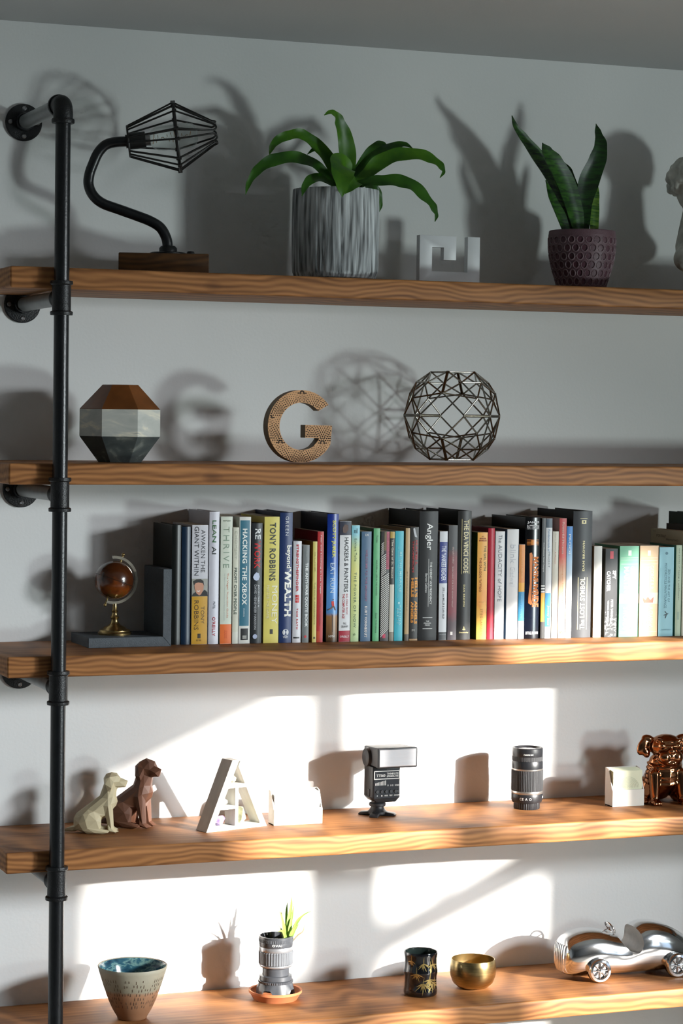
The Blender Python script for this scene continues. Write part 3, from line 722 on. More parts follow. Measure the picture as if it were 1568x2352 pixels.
eq = MB(); eq.tube([(RG * 1.002 * cos(2 * pi * i / 48), RG * 1.002 * sin(2 * pi * i / 48), 0) for i in range(48)], .00045, 5, True); eq.build('equator_line', mat('equator_ink', (.02, .012, .008), .5), so)
so.rotation_euler = (0, radians(20), 0)
# meridian: flat C-shaped band on the right side
vs = []; fs = []; NM = 40; ri, ro_ = RG * 1.10, RG * 1.24
for i in range(NM + 1):
    a_ = radians(94 - 204 * i / NM)
    for r_, y_ in ((ri, -.0028), (ro_, -.0028), (ro_, .0028), (ri, .0028)): vs.append((gcn.x + r_ * cos(a_), y_, gcn.z + r_ * sin(a_)))
for i in range(NM):
    for j in range(4):
        k_ = (j + 1) % 4; fs.append((i * 4 + j, i * 4 + k_, (i + 1) * 4 + k_, (i + 1) * 4 + j))
fs += [(0, 1, 2, 3), tuple(NM * 4 + j for j in (3, 2, 1, 0))]
mer = MB().add(vs, fs).build('meridian_arc', mat('ivory_brass', (.62, .56, .45), .22, metal=.85), gl, 40)
for a_ in (radians(70), radians(250)):
    MB().cyl(gcn + Vector((cos(a_), 0, sin(a_))) * RG * .98, gcn + Vector((cos(a_), 0, sin(a_))) * RG * 1.36, .0016, n=10).build('axis_pin', BR2, gl)
MB().ell(gcn + Vector((cos(radians(70)), 0, sin(radians(70)))) * RG * 1.38, (.0032,) * 3).build('finial', BR2, gl)
MB().ell(gcn + Vector((cos(radians(250)), 0, sin(radians(250)))) * RG * 1.36, (.003,) * 3).build('finial', BR2, gl)

# ================================================================== books
PAGE = mat('book_pages', (.62, .56, .45), .8, var=.08, scale=200., stretch=(6, 1, .05))
CROPS = {'A': (320, 1160, 4.9), 'B': (560, 1160, 4.9), 'C': (780, 1160, 4.9), 'D': (1000, 1160, 4.9), 'E': (1220, 1160, 4.506)}
last_x = [-9.]
def book(crop, xl, xr_, yt, yb, label, cover, spine=None, depth=.14, hard=False, texts=(), bands=(), rough=.45, dy=0., spine_mat=None, gap=.0004):
    """One book: case (boards), spine skin, page block and its printed bands and lettering."""
    ox, oy, s_ = CROPS[crop]; pl, pr_, pt, pb = ox + xl / s_, ox + xr_ / s_, oy + yt / s_, oy + yb / s_
    mid = (pt + pb) / 2; y = -.135 - (pl - 420) / 1130 * .058 + dy
    a = aty(pl, mid, y); b = aty(pr_, mid, y); x0 = max(a.x, last_x[0] + gap); w_ = max(.004, b.x - x0 - .0006); last_x[0] = x0 + w_
    h = aty((pl + pr_) / 2, pt, y).z - aty((pl + pr_) / 2, pb, y).z
    t = thing('book', label, 'book', (x0, y, Z2 + .0002), group='books in the row on the middle shelf')
    ct = .0022 if hard else .0006; bul = min(.0025, w_ * .12) if hard else min(.0008, w_ * .05)
    ov = .003 if hard else 0.
    ns = 8
    sy = lambda x: bul * (1 - sin(pi * min(max(x / w_, 0), 1)))          # spine relief towards the viewer
    out_ = [(w_ * i / ns, sy(w_ * i / ns)) for i in range(ns + 1)] + [(w_, depth), (w_ - ct, depth)]
    inn = [(w_ - ct - (w_ - 2 * ct) * i / ns, sy(w_ * (1 - i / ns)) + ct) for i in range(ns + 1)]
    cmat = mat('cover_' + cover.lstrip('#') + ('h' if hard else 'p'), cover, rough, var=.05, scale=20.)
    MB().prismz(out_ + inn + [(ct, depth), (0, depth)], 0, h).build('cover', cmat, t, 30)
    MB().box(ct + .0002, w_ - ct - .0002, bul + ct + .0004, depth - ov, ov, h - ov).build('page_block', PAGE, t, 0)
    yz = lambda cy: (yb - cy) / (yb - yt) * h
    skin = spine_mat(h) if spine_mat else (mat('spine_' + spine.lstrip('#'), spine, rough, var=.05, scale=30.) if spine else None)
    def strip(name, u0, u1, z0, z1, m, eps):
        n_ = 6; vs = []; fs = []
        for i in range(n_ + 1):
            x = w_ * (u0 + (u1 - u0) * i / n_)
            for z in (z0, z1): vs.append((x, sy(x) - eps, z))
        for i in range(n_): fs.append((2 * i, 2 * i + 2, 2 * i + 3, 2 * i + 1))
        return MB().add(vs, fs).build(name, m, t, 40, fixn=False)
    if skin: strip('spine', .0, 1., 0.0002, h - .0002, skin, .00015)
    for bd in bands:                       # (y0, y1, colour[, u0, u1])
        u0, u1 = (bd[3], bd[4]) if len(bd) > 3 else (.005, .995)
        strip('printed_band', u0, u1, max(yz(bd[1]), .0003), min(yz(bd[0]), h - .0003), ink(bd[2], rough), .00030)
    for tx in texts:                       # (string, y0, y1, u0, u1, colour, direction[, bold, spacing])
        s0, y0, y1, u0, u1, c_, dr = tx[:7]; bold = tx[7] if len(tx) > 7 else 0.; spc = tx[8] if len(tx) > 8 else 1.
        ce = (w_ * (u0 + u1) / 2, 0, (yz(y0) + yz(y1)) / 2)
        L_ = abs(yz(y0) - yz(y1)); Wt = w_ * (u1 - u0)
        fit = lambda p: Vector((p.x, sy(p.x) - .0006, p.z))
        if dr == 'd': text(s0, t, ink(c_), ce, (0, 0, -1), (1, 0, 0), L_, Wt, 'spine_lettering', bold, spc, fit)
        elif dr == 'u': text(s0, t, ink(c_), ce, (0, 0, 1), (-1, 0, 0), L_, Wt, 'spine_lettering', bold, spc, fit)
        else: text(s0, t, ink(c_), ce, (1, 0, 0), (0, 0, 1), Wt, L_, 'spine_lettering', bold, spc, fit)
    t['w'] = w_; t['h'] = h; t['sy'] = bul
    return t, w_, h, yz, sy
def shape_on(t, w_, yz, sy, pts, col, eps=.0005, name='printed_mark'):
    us = [u for u, _ in pts]; y_ = min(sy(w_ * (min(us) + (max(us) - min(us)) * k / 6)) for k in range(7)) - eps
    vs = [(w_ * u, y_, yz(cy)) for u, cy in pts]
    return MB().add(vs, [tuple(range(len(vs)))]).build(name, ink(col), t, 0, fixn=False)
def disc_on(t, w_, yz, sy, u, cy, r, col, eps=.0005, n=20, sq=1.):
    z = yz(cy); vs = [(w_ * u + r * cos(2 * pi * i / n), 0, z + sq * r * sin(2 * pi * i / n)) for i in range(n)]
    y_ = min(sy(x) for x in [w_ * u] + [v[0] for v in vs]) - eps; vs = [(x, y_, zz_) for x, _, zz_ in vs]
    return MB().add(vs, [tuple(range(n))]).build('printed_mark', ink(col), t, 0, fixn=False)

book('A', 366, 470, 260, 1605, 'plain black book standing against the grey bookend', '#101413', depth=.125, hard=True, rough=.35)
book('A', 476, 580, 280, 1605, 'plain dark navy hardback beside the black book at the left end', '#12293f', depth=.13, hard=True, rough=.35)
t, w_, h_, yz, sy = book('A', 590, 772, 258, 1600, 'paperback with white and gold spine and a portrait of a dark-haired man', '#c8c8ce', '#c9c9d0', .125, texts=[
    ('AWAKEN THE', 312, 790, .56, .82, '#3a3a40', 'd'), ('GIANT WITHIN', 275, 825, .14, .42, '#3a3a40', 'd'), ('TONY', 1172, 1368, .58, .80, '#5d4310', 'd'), ('ROBBINS', 1105, 1438, .16, .44, '#5d4310', 'd'), ('FREE PRESS', 1545, 1565, .3, .62, '#5d4310', 'h')],
    bands=[(862, 1060, '#9a9a92'), (1060, 1600, '#c9971f'), (1480, 1532, '#2a2210', .38, .58)])
shape_on(t, w_, yz, sy, [(.02, 1058), (.10, 1030), (.30, 1000), (.52, 1040), (.62, 1020), (.80, 985), (.97, 1010), (.99, 1058)], '#141416', .0004)
shape_on(t, w_, yz, sy, [(.20, 905), (.42, 885), (.66, 900), (.74, 935), (.72, 985), (.58, 1038), (.46, 1048), (.30, 1028), (.18, 975), (.16, 935)], '#c78f74', .00045)
shape_on(t, w_, yz, sy, [(.14, 935), (.10, 890), (.28, 868), (.55, 866), (.72, 886), (.77, 945), (.68, 912), (.40, 902), (.22, 912)], '#17120f', .0005)
shape_on(t, w_, yz, sy, [(.30, 990), (.42, 1000), (.54, 985), (.46, 1008), (.36, 1006)], '#f0e6e0', .0006)
book('A', 786, 901, 108, 1597, 'tall white hardback with a green and black title', '#cfcfd8', '#d6d6e0', .135, True, texts=[
    ('LEAN', 205, 452, .28, .66, '#2f6a35', 'd', .01), ('AI', 500, 585, .26, .66, '#16221f', 'd', .01), ('PATEL', 1120, 1200, .40, .62, '#3a4450', 'd'), ("O'REILLY", 1292, 1508, .34, .66, '#b3142f', 'd', .01)])
t, w_, h_, yz, sy = book('A', 912, 1046, 160, 1593, 'pale green paperback with an orange foot on its spine', '#cfd6c6', '#d3dacb', .13, texts=[
    ('BRAZIER', 198, 216, .2, .82, '#7a8878', 'h'), ('THRIVE', 275, 738, .22, .72, '#8aa08c', 'd', -.005, 1.35), ('The Vegan Nutrition Guide', 795, 1300, .52, .70, '#d98a6c', 'd'), ('to Optimal Performance in Sports and Life', 800, 1330, .30, .42, '#b9c4c4', 'd'), ('LIFELONG BOOKS', 1440, 1530, .36, .62, '#c94f1c', 'd')], bands=[(1372, 1593, '#e8702a')])
book('A', 1050, 1118, 280, 1590, 'narrow cream paperback with dark green lettering down its spine', '#c8c8b4', '#d2d2c0', .12, texts=[
    ('CHOMSKY', 320, 640, .3, .72, '#bdbfb0', 'd'), ('PROFIT OVER PEOPLE', 735, 1258, .24, .72, '#3d5148', 'd', .01)], bands=[(1455, 1590, '#d8d8cc')])
t, w_, h_, yz, sy = book('A', 1122, 1252, 160, 1585, 'white paperback with a teal spine panel and black badge at its foot', '#d6d6cf', '#dcdcd6', .14, texts=[
    ('HACKING THE XBOX', 292, 1150, .26, .68, '#eef2ee', 'd', .03, 1.1), ('HUANG', 1188, 1282, .38, .52, '#c5d8de', 'd')], bands=[(198, 1385, '#2b6f86', .06, .90), (1415, 1545, '#111315', .18, .84)])
for i_ in range(3): shape_on(t, w_, yz, sy, [(.34, 1496 + i_ * 12), (.34, 1503 + i_ * 12), (.70, 1503 + i_ * 12), (.70, 1496 + i_ * 12)], '#d0d0c8', .0007)
t, w_, h_, yz, sy = book('A', 1262, 1386, 238, 1590, 'charcoal book with white and red title and a crumpled paper ball on its spine', '#24282b', '#2b3034', .13, True, texts=[
    ('RE', 300, 418, .28, .80, '#e8ecec', 'd', .02), ('WORK', 440, 748, .22, .80, '#d41c24', 'd', .02), ('JASON FRIED &', 930, 1180, .56, .74, '#d8dce0', 'd'), ('DAVID HEINEMEIER HANSSON', 930, 1432, .26, .46, '#d8dce0', 'd')])
shape_on(t, w_, yz, sy, [(.12, 845), (.22, 815), (.42, 790), (.66, 800), (.74, 840), (.64, 875), (.42, 885), (.22, 870)], '#c9d2ea'); disc_on(t, w_, yz, sy, .36, 1512, .0045, '#a9b4d0')
t, w_, h_, yz, sy = book('B', 226, 398, 160, 1582, 'thick yellow paperback with black and white title lettering', '#d8c860', '#dccf66', .14, texts=[
    ('TONY ROBBINS', 228, 880, .34, .76, '#22282a', 'd', .02, 1.1), ('MONEY', 935, 1365, .52, .90, '#f4f0d8', 'd'), ('MASTER THE GAME', 930, 1305, .18, .36, '#eee6b8', 'd')], bands=[(1425, 1480, '#2a2b22', .42, .62)])
t, w_, h_, yz, sy = book('B', 404, 548, 115, 1582, 'tall navy hardback with bold white title beside the yellow book', '#101d42', '#1d3568', .155, True, texts=[
    ('GREEN', 158, 375, .40, .66, '#d9dde6', 'd', 0, 1.3), ('beyond', 485, 742, .42, .92, '#f2f0e4', 'd', .02), ('WEALTH', 745, 1285, .38, .92, '#f4f2e8', 'd', .05), ('WILEY', 1505, 1528, .30, .70, '#e2e4ea', 'h', .02)])
disc_on(t, w_, yz, sy, .5, 1462, .0062, '#e2e4ea'); disc_on(t, w_, yz, sy, .5, 1462, .0050, '#1d3568', .0007); disc_on(t, w_, yz, sy, .40, 1462, .0020, '#e2e4ea', .0009, sq=2); disc_on(t, w_, yz, sy, .62, 1462, .0020, '#e2e4ea', .0009, sq=2)
t, w_, h_, yz, sy = book('B', 554, 650, 430, 1573, 'short white hardback with red spine lettering and a red square', '#d4d4da', '#dcdce2', .12, True, texts=[
    ('STRENGTHSFINDER', 465, 1000, .34, .62, '#cc2a35', 'd', .03), ('TOM RATH', 1185, 1420, .40, .62, '#cc2a35', 'd', .02, 1.2), ('2.0', 1055, 1105, .32, .60, '#f0dada', 'd')], bands=[(1035, 1122, '#cf1d22', .28, .74), (1508, 1525, '#2a2a2a', .1, .82)])
t, w_, h_, yz, sy = book('B', 664, 736, 475, 1572, 'narrow grey paperback with white capitals down its spine', '#c9cac4', '#74797a', .11, texts=[
    ('THE ANTI-WAR QUOTE BOOK', 675, 1398, .26, .78, '#e6eaea', 'd', .03), ('QUIRK', 540, 610, .4, .6, '#aab0b0', 'd')]); disc_on(t, w_, yz, sy, .45, 1505, .0025, '#c8323a')
book('B', 772, 822, 437, 1573, 'thin pale yellow book with a golden brown cover before the red book', '#8a5a10', '#d2c46c', .10, texts=[
    ('RUIZ', 560, 780, .36, .62, '#b0a458', 'd'), ('THE FOUR AGREEMENTS', 895, 1372, .36, .66, '#9a9350', 'd'), ], bands=[(1510, 1532, '#4a4420', .3, .75)])
book('B', 823, 896, 320, 1567, 'red paperback with slanted white lettering left of the blue running book', '#8f1216', '#b81e1e', .13, texts=[
    ('Fear and Loathing in Las Vegas', 360, 1018, .42, .66, '#eacfc8', 'd', .02), ('HUNTER S. THOMPSON', 1060, 1380, .42, .6, '#7d1210', 'd')], bands=[(1440, 1560, '#c24a22', .02, .5)])
sm_ = lambda h: ramp_mat('running_cover_print', [(0, '#2c2013'), (.1, '#7d5a3a'), (.22, '#a07448'), (.25, '#5b90c8'), (.45, '#5e9ae0'), (.62, '#2c5fb0'), (.72, '#1f49a8'), (1, '#16308a')], 2, 0, h, .3, .04, 40.)
t, w_, h_, yz, sy = book('B', 936, 1066, 118, 1560, 'blue hardback with yellow and white title and a running figure on its spine', '#10182c', None, .15, True, spine_mat=sm_, rough=.3, texts=[
    ('SCOTT JUREK', 190, 612, .34, .72, '#e2e04a', 'd', .02), ('EAT RUN', 668, 1005, .28, .66, '#cfe0f0', 'd', .005), ('HMH', 1480, 1508, .2, .72, '#e6e0d6', 'h')])
shape_on(t, w_, yz, sy, [(.40, 1100), (.62, 1098), (.66, 1150), (.50, 1158), (.42, 1140)], '#d8322a'); disc_on(t, w_, yz, sy, .56, 1082, .0014, '#6a4030')
shape_on(t, w_, yz, sy, [(.48, 1150), (.66, 1150), (.80, 1200), (.74, 1204), (.60, 1166), (.40, 1186), (.14, 1202), (.12, 1194), (.36, 1174)], '#6a4632', .0004)
shape_on(t, w_, yz, sy, [(.46, 1240), (.54, 1262), (.54, 1450), (.50, 1450)], '#3c2a1c')
t, w_, h_, yz, sy = book('B', 1075, 1205, 205, 1562, 'white paperback with dark picture at top and crimson foot', '#cfd0d2', '#dfe0e2', .14, texts=[
    ('HACKERS & PAINTERS', 388, 1000, .40, .76, '#2a2d30', 'd', .015), ('BIG IDEAS FROM', 1020, 1250, .60, .76, '#b4222e', 'd'), ('THE COMPUTER AGE', 1020, 1298, .26, .48, '#b4222e', 'd', .015), ('PAUL', 1342, 1368, .38, .66, '#3a3a3c', 'h'), ('GRAHAM', 1376, 1402, .2, .8, '#3a3a3c', 'h'), ("O'REILLY", 1490, 1515, .1, .9, '#f0e8e8', 'h', .01)], bands=[(205, 360, '#1a2038'), (1435, 1562, '#a81430')])
shape_on(t, w_, yz, sy, [(.2, 280), (.4, 240), (.7, 250), (.72, 300), (.5, 340), (.25, 330)], '#5a4038')
sm_ = lambda h: ramp_mat('teal_to_yellow_print', [(0, '#b4cf9a'), (.25, '#cbd68e'), (.6, '#d9d67e'), (.8, '#c5d48e'), (.93, '#86c8d8')], 2, 0, h, .45)
t, w_, h_, yz, sy = book('B', 1206, 1300, 250, 1560, 'slim paperback fading from light blue through yellow to green', '#b8cfa0', None, .13, spine_mat=sm_, texts=[
    ('Eckhart Tolle', 400, 655, .36, .64, '#4d6a5a', 'd', -.005), ('THE POWER OF NOW', 780, 1400, .34, .64, '#4d6a5a', 'd', -.005, 1.2), ('nil', 285, 340, .3, .7, '#2c5e68', 'h'), ('yb', 1460, 1500, .3, .6, '#6d8a60', 'h')])
book('B', 1318, 1432, 320, 1558, 'steel blue paperback with faint red and white lettering', '#3c5a74', '#4b6c8a', .12, texts=[
    ('WELCOME TO THE MONKEY', 525, 1110, .40, .62, '#8d5a78', 'd', .02), ('KURT VONNEGUT', 1160, 1510, .38, .64, '#e4dcd8', 'd', .03, 1.2), ('LN', 345, 372, .36, .66, '#e4e8ea', 'h', .02)])
t, w_, h_, yz, sy = book('C', 375, 450, 285, 1557, 'narrow leaf green paperback with thin dark lettering', '#1c4a34', '#5fb078', .12, texts=[
    ('Thoreau', 362, 445, .4, .66, '#274a34', 'd'), ('WALDEN or, LIFE IN THE WOODS', 640, 1040, .38, .64, '#274a34', 'd'), ('Dover Thrift Editions', 1240, 1460, .40, .66, '#274a34', 'd')])
t, w_, h_, yz, sy = book('C', 460, 560, 325, 1560, 'paperback with black and white diagonal stripes and a magenta strip', '#3a3836', '#2a2826', .12, bands=[(330, 750, '#b01848', .62, .96), (330, 540, '#6b5a34', .36, .6), (1450, 1558, '#4a4648'), (1480, 1525, '#c83a5a', .28, .62)], texts=[('NAKED LUNCH THE RESTORED', 345, 735, .66, .9, '#6a1030', 'd')])
for i_ in range(46):
    y0_ = 760 + i_ * 15; y0_ = 440 + i_ * 22
    if y0_ > 1410: break
    u1_ = .96 if y0_ > 780 else (.58 if y0_ > 560 else .32)
    sl_ = 30 + i_ * 1.6
    shape_on(t, w_, yz, sy, [(.02, y0_ + sl_), (.02, y0_ + sl_ + 10), (u1_, y0_ + sl_ * (1 - u1_) * .2 + 9), (u1_, y0_ + sl_ * (1 - u1_) * .2)], '#e2ded8', .0004, 'printed_stripe')
book('C', 561, 615, 325, 1557, 'slim book with black upper and off-white lower spine beside the stripes', '#b0a892', '#cfcbbc', .12, bands=[(325, 400, '#b89a4a'), (400, 920, '#26241f'), (1455, 1557, '#8a8272')], texts=[('The Gate of St. Beauté', 415, 850, .3, .7, '#d8d2c0', 'd', .02)])
t, w_, h_, yz, sy = book('C', 620, 716, 320, 1557, 'bright turquoise paperback with pale lettering', '#2f9fb4', '#3cb4c6', .13, texts=[
    ('BE THE MIRACLE', 555, 1010, .52, .78, '#a8e4ea', 'd', .01, 1.2), ('50 Lessons for Making the Impossible Possible', 495, 1075, .26, .42, '#93d8e0', 'd'), ('REGINA', 1160, 1380, .56, .76, '#a8e4ea', 'd', .01, 1.3), ('BRETT', 1190, 1370, .26, .46, '#a8e4ea', 'd', .01, 1.3)]); disc_on(t, w_, yz, sy, .5, 1130, .0022, '#b8ecf0')
book('C', 735, 786, 287, 1555, 'slim tan book with grey foot beside the black and orange book', '#8a7350', '#b89a6c', .13, texts=[('STEPPENWOLF', 775, 1220, .36, .6, '#8f7850', 'd')], bands=[(1480, 1555, '#5f574c')])
t, w_, h_, yz, sy = book('C', 790, 885, 272, 1550, 'black paperback with jagged orange title lettering', '#16140f', '#1b1814', .12, texts=[
    ("HELL'S", 840, 1062, .56, .92, '#e59a2c', 'd', .05), ('ANGELS', 1100, 1362, .56, .92, '#e59a2c', 'd', .05), ('HELLS', 845, 1060, .14, .46, '#d98a24', 'd', .05), ('ANGELS', 1110, 1350, .14, .46, '#d98a24', 'd', .05), ('HUNTER S.', 420, 700, .58, .86, '#a3161a', 'd', .05), ('THOMPSON', 420, 780, .24, .46, '#a3161a', 'd', .04), ('M', 1420, 1445, .3, .6, '#d8d2c8', 'h')], bands=[(1528, 1550, '#b89468')])
shape_on(t, w_, yz, sy, [(.3, 290), (.5, 280), (.62, 330), (.8, 390), (.5, 380), (.36, 330)], '#c9ccd0')
t, w_, h_, yz, sy = book('C', 895, 1106, 90, 1543, 'thick black hardback with white serif title and two short rules', '#0b0b0c', '#17181a', .16, True, rough=.5, texts=[
    ('Angler', 225, 525, .28, .70, '#f0f0ee', 'd', .01), ('THE CHENEY VICE PRESIDENCY', 660, 1138, .56, .68, '#e6e6e4', 'd', .015), ('Barton Gellman', 790, 1005, .32, .44, '#e6e6e4', 'd'), ('THE', 1320, 1334, .38, .56, '#e6e6e4', 'h', .02), ('PENGUIN', 1342, 1356, .28, .66, '#e6e6e4', 'h', .02), ('PRESS', 1364, 1378, .34, .6, '#e6e6e4', 'h', .02)],
    bands=[(625, 1165, '#dcdcda', .485, .505), (1284, 1289, '#e6e6e4', .22, .74), (1408, 1413, '#e6e6e4', .22, .74)])
book('C', 1120, 1210, 325, 1550, 'white book with royal blue title panel between two black hardbacks', '#c9ccd0', '#d6d9de', .13, bands=[(445, 910, '#2b3a86'), (1460, 1550, '#3e4348')], texts=[
    ('THE YANKEES READER', 488, 880, .22, .82, '#dfe3f0', 'd', .02), ('JOE L. and MILLER & DAN RILEY', 955, 1315, .36, .68, '#4a4c50', 'd', .015), ('HOUGHTON', 1480, 1490, .1, .9, '#c0c4c8', 'h')])
sm_ = lambda h: ramp_mat('red_grey_worn_print', [(0, '#45434a'), (.22, '#5a4a50'), (.3, '#84404a'), (.6, '#8f4a4e'), (.78, '#7a3f44'), (.86, '#4a4a4c')], 2, 0, h, .5, .12, 60.)
t, w_, h_, yz, sy = book('C', 1220, 1322, 258, 1548, 'worn paperback with dull red and grey mottled spine', '#55545a', None, .12, spine_mat=sm_, texts=[('donald miller', 500, 690, .42, .62, '#c9b0ac', 'd'), ('SEARCHING FOR GOD KNOWS WHAT', 720, 1180, .40, .56, '#c9b0ac', 'd')], bands=[(1455, 1490, '#d8d4d0', .3, .56)])
t, w_, h_, yz, sy = book('C', 1326, 1482, 90, 1540, 'black hardback with gold lettering between two gold rules', '#0c0b0a', '#191817', .16, True, texts=[
    ('THE DA VINCI CODE', 192, 790, .40, .76, '#e8dcae', 'd', .015), ('DAN BROWN', 920, 1165, .42, .54, '#e2d498', 'd', .04, 1.3), ('Doubleday', 1450, 1468, .18, .86, '#e2d49a', 'h', .02)], bands=[(182, 800, '#e2d498', .26, .29), (182, 800, '#e2d498', .84, .87)])
shape_on(t, w_, yz, sy, [(.50, 1385), (.55, 1400), (.53, 1412), (.64, 1420), (.58, 1432), (.44, 1432), (.38, 1420), (.49, 1412), (.46, 1400)], '#e2d498')
sm_ = lambda h: ramp_mat('orange_yellow_print', [(.2, '#e6b23c'), (.45, '#f0c04c'), (.6, '#e89a3c'), (.8, '#eaa840')], 2, 0, h, .45, .5, 50.)
t, w_, h_, yz, sy = book('D', 466, 582, 330, 1535, 'orange and yellow paperback with dark green cover', '#4e6a14', None, .12, spine_mat=sm_, texts=[
    ('THE GIRL WITH', 480, 760, .64, .86, '#3d5a1c', 'd', .01), ('THE DRAGON TATTOO', 615, 1000, .20, .42, '#8c3a16', 'd', .01), ('STIEG LARSSON', 1190, 1485, .36, .58, '#a8741c', 'd', .0, 1.1), ('#1', 368, 382, .4, .6, '#8a2a10', 'h'), ('NATIONAL', 390, 408, .2, .85, '#8a2a10', 'h', .02), ('BESTSELLER', 414, 432, .15, .9, '#8a2a10', 'h', .02)], bands=[(1112, 1116, '#b07a20', .2, .75)])
book('D', 588, 664, 285, 1535, 'plain crimson hardback beside the orange paperback', '#8a0d22', '#b81f38', .13, True, texts=[('K', 1390, 1405, .4, .6, '#8a1024', 'h')])
book('D', 669, 776, 322, 1535, 'white book with slim grey capitals right of the crimson hardback', '#cfd0d2', '#d8d9da', .13, texts=[('The', 362, 450, .30, .68, '#6c7078', 'd'), ('AUDACITY of HOPE', 475, 1110, .30, .70, '#6c7078', 'd', -.005)], bands=[(1372, 1375, '#b8b8b8', .1, .95)])
book('D', 800, 932, 295, 1530, 'worn thick white book with large pale grey lowercase title', '#3a5a78', '#d8d8d8', .14, texts=[('blink', 470, 680, .28, .74, '#b9bcc4', 'd', -.005), ('Gladwell', 720, 940, .28, .70, '#c6c9cf', 'd', -.01)])
book('D', 934, 1003, 468, 1530, 'small book with orange, blue and white bands beside the thick thriller', '#2c6a9a', '#dcdcd8', .10, bands=[(468, 900, '#dc8c3c'), (900, 1000, '#e8a82c'), (1000, 1330, '#2f8ec0')], texts=[('SCOTT ADAMS', 600, 850, .3, .6, '#e8b060', 'd'), ('dilbert principle', 1020, 1300, .3, .6, '#7ab8dc', 'd')])
sm_ = lambda h: ramp_mat('black_navy_jacket', [(0, '#0a0d18'), (.3, '#182138'), (.5, '#0c1220'), (.75, '#0b0b0d'), (1, '#0a0a0b')], 2, 0, h, .18)
t, w_, h_, yz, sy = book('D', 1005, 1184, 160, 1520, 'glossy black hardback with slanted orange metallic title', '#0c0c0e', None, .16, True, spine_mat=sm_, rough=.22, texts=[
    ('JAMES', 200, 230, .10, .86, '#d6d6d8', 'h', .03), ('PATTERSON', 240, 292, .10, .86, '#d6d6d8', 'h', .02), ('MAXIMUM', 600, 985, .50, .86, '#d9781e', 'd', .05), ('RIDE', 990, 1165, .46, .90, '#d9781e', 'd', .05), ('LITTLE, BROWN', 1440, 1478, .10, .90, '#e8e8ea', 'h', .03)],
    bands=[(405, 412, '#b0642a', .1, .86), (420, 427, '#c8742e', .1, .86), (435, 442, '#d08038', .1, .86), (450, 457, '#c8742e', .1, .86), (463, 470, '#b0642a', .1, .86), (412, 463, '#d88a3c', .36, .62)])
shape_on(t, w_, yz, sy, [(.26, 560), (.40, 550), (.46, 580), (.42, 1080), (.50, 1120), (.40, 1142), (.22, 1120), (.22, 1060), (.30, 900)], '#d9781e', .0004)
book('D', 1188, 1234, 165, 1518, 'thin black book with yellow lower spine and white rings', '#17181a', '#3a3c3e', .14, bands=[(920, 935, '#e8e8e4'), (950, 965, '#e8e8e4'), (985, 1000, '#e8e8e4'), (1005, 1330, '#e09a20'), (1330, 1518, '#2c2a28')], texts=[('Confessions Steel Canyon', 440, 770, .3, .7, '#d8d8d4', 'd', .01)])
book('D', 1236, 1308, 172, 1520, 'slim white book with silver top and light blue block on its spine', '#c9d0d6', '#dadddf', .14, bands=[(172, 275, '#4a5a68'), (1010, 1390, '#3c96c8', .02, .9)], texts=[('Fundamentals of', 295, 545, .3, .62, '#5a86b4', 'd'), ('PROJECT', 550, 725, .3, .66, '#6e7a84', 'd'), ('Jossey Bass', 1150, 1370, .3, .7, '#d6eaf4', 'd')])
book('D', 1311, 1380, 318, 1520, 'slim cream white book with pale lettering before the red and white one', '#8f8468', '#d4cfc0', .13, texts=[('Gary L. Neilson', 340, 530, .34, .56, '#a89f8c', 'd'), ('A Memoir', 545, 690, .34, .54, '#c87a6a', 'd')])
sm_ = lambda h: ramp_mat('red_to_peach_print', [(0, '#e8c8a4'), (.55, '#e6b896'), (.68, '#d8564a'), (1, '#b83a3a')], 2, 0, h, .45)
book('D', 1386, 1468, 172, 1520, 'book fading from red at the top to peach below', '#b8908a', None, .14, spine_mat=sm_, texts=[('Powerful Phrases', 215, 570, .36, .66, '#f0d0c4', 'd'), ('for Dealing with DIFFICULT PEOPLE', 640, 1220, .4, .64, '#e09a5a', 'd'), ('AMA', 1440, 1470, .2, .8, '#d0503a', 'h')])
sm_ = lambda h: ramp_mat('blue_to_white_print', [(.5, '#e0e6ec'), (.72, '#a8cdec'), (.86, '#3c8cd4'), (1, '#2f7ec8')], 2, 0, h, .45)
book('D', 1470, 1537, 265, 1520, 'book fading from sky blue at the top to white below', '#cfd6dc', None, .12, spine_mat=sm_, texts=[('PROOF', 352, 590, .3, .64, '#e8f2fa', 'd', .01)])
t, w_, h_, yz, sy = book('E', 430, 628, 85, 1395, 'thick black hardback shelved upside down with gold lettering', '#0c0c0c', '#23252b', .165, True, texts=[
    ('DAN BROWN', 392, 705, .48, .60, '#ecdfa8', 'u', .04, 1.1), ('The LOST SYMBOL', 770, 1310, .38, .64, '#f0e8c4', 'u', .015)], bands=[(770, 1310, '#ecdfa8', .27, .30), (770, 1310, '#ecdfa8', .74, .77), (160, 166, '#ecdfa8', .34, .72), (178, 216, '#ecdfa8', .42, .66), (186, 208, '#23252b', .50, .58)])
book('E', 644, 728, 455, 1400, 'plain white paperback with cream cover beside the upside-down hardback', '#b8ac90', '#d8d6d0', .12)
sm_ = lambda h: ramp_mat('creased_black_print', [(.25, '#1c1e20'), (.5, '#33363a'), (.58, '#8a8c8c'), (.64, '#24262a')], 2, 0, h, .5, .9, 130.)
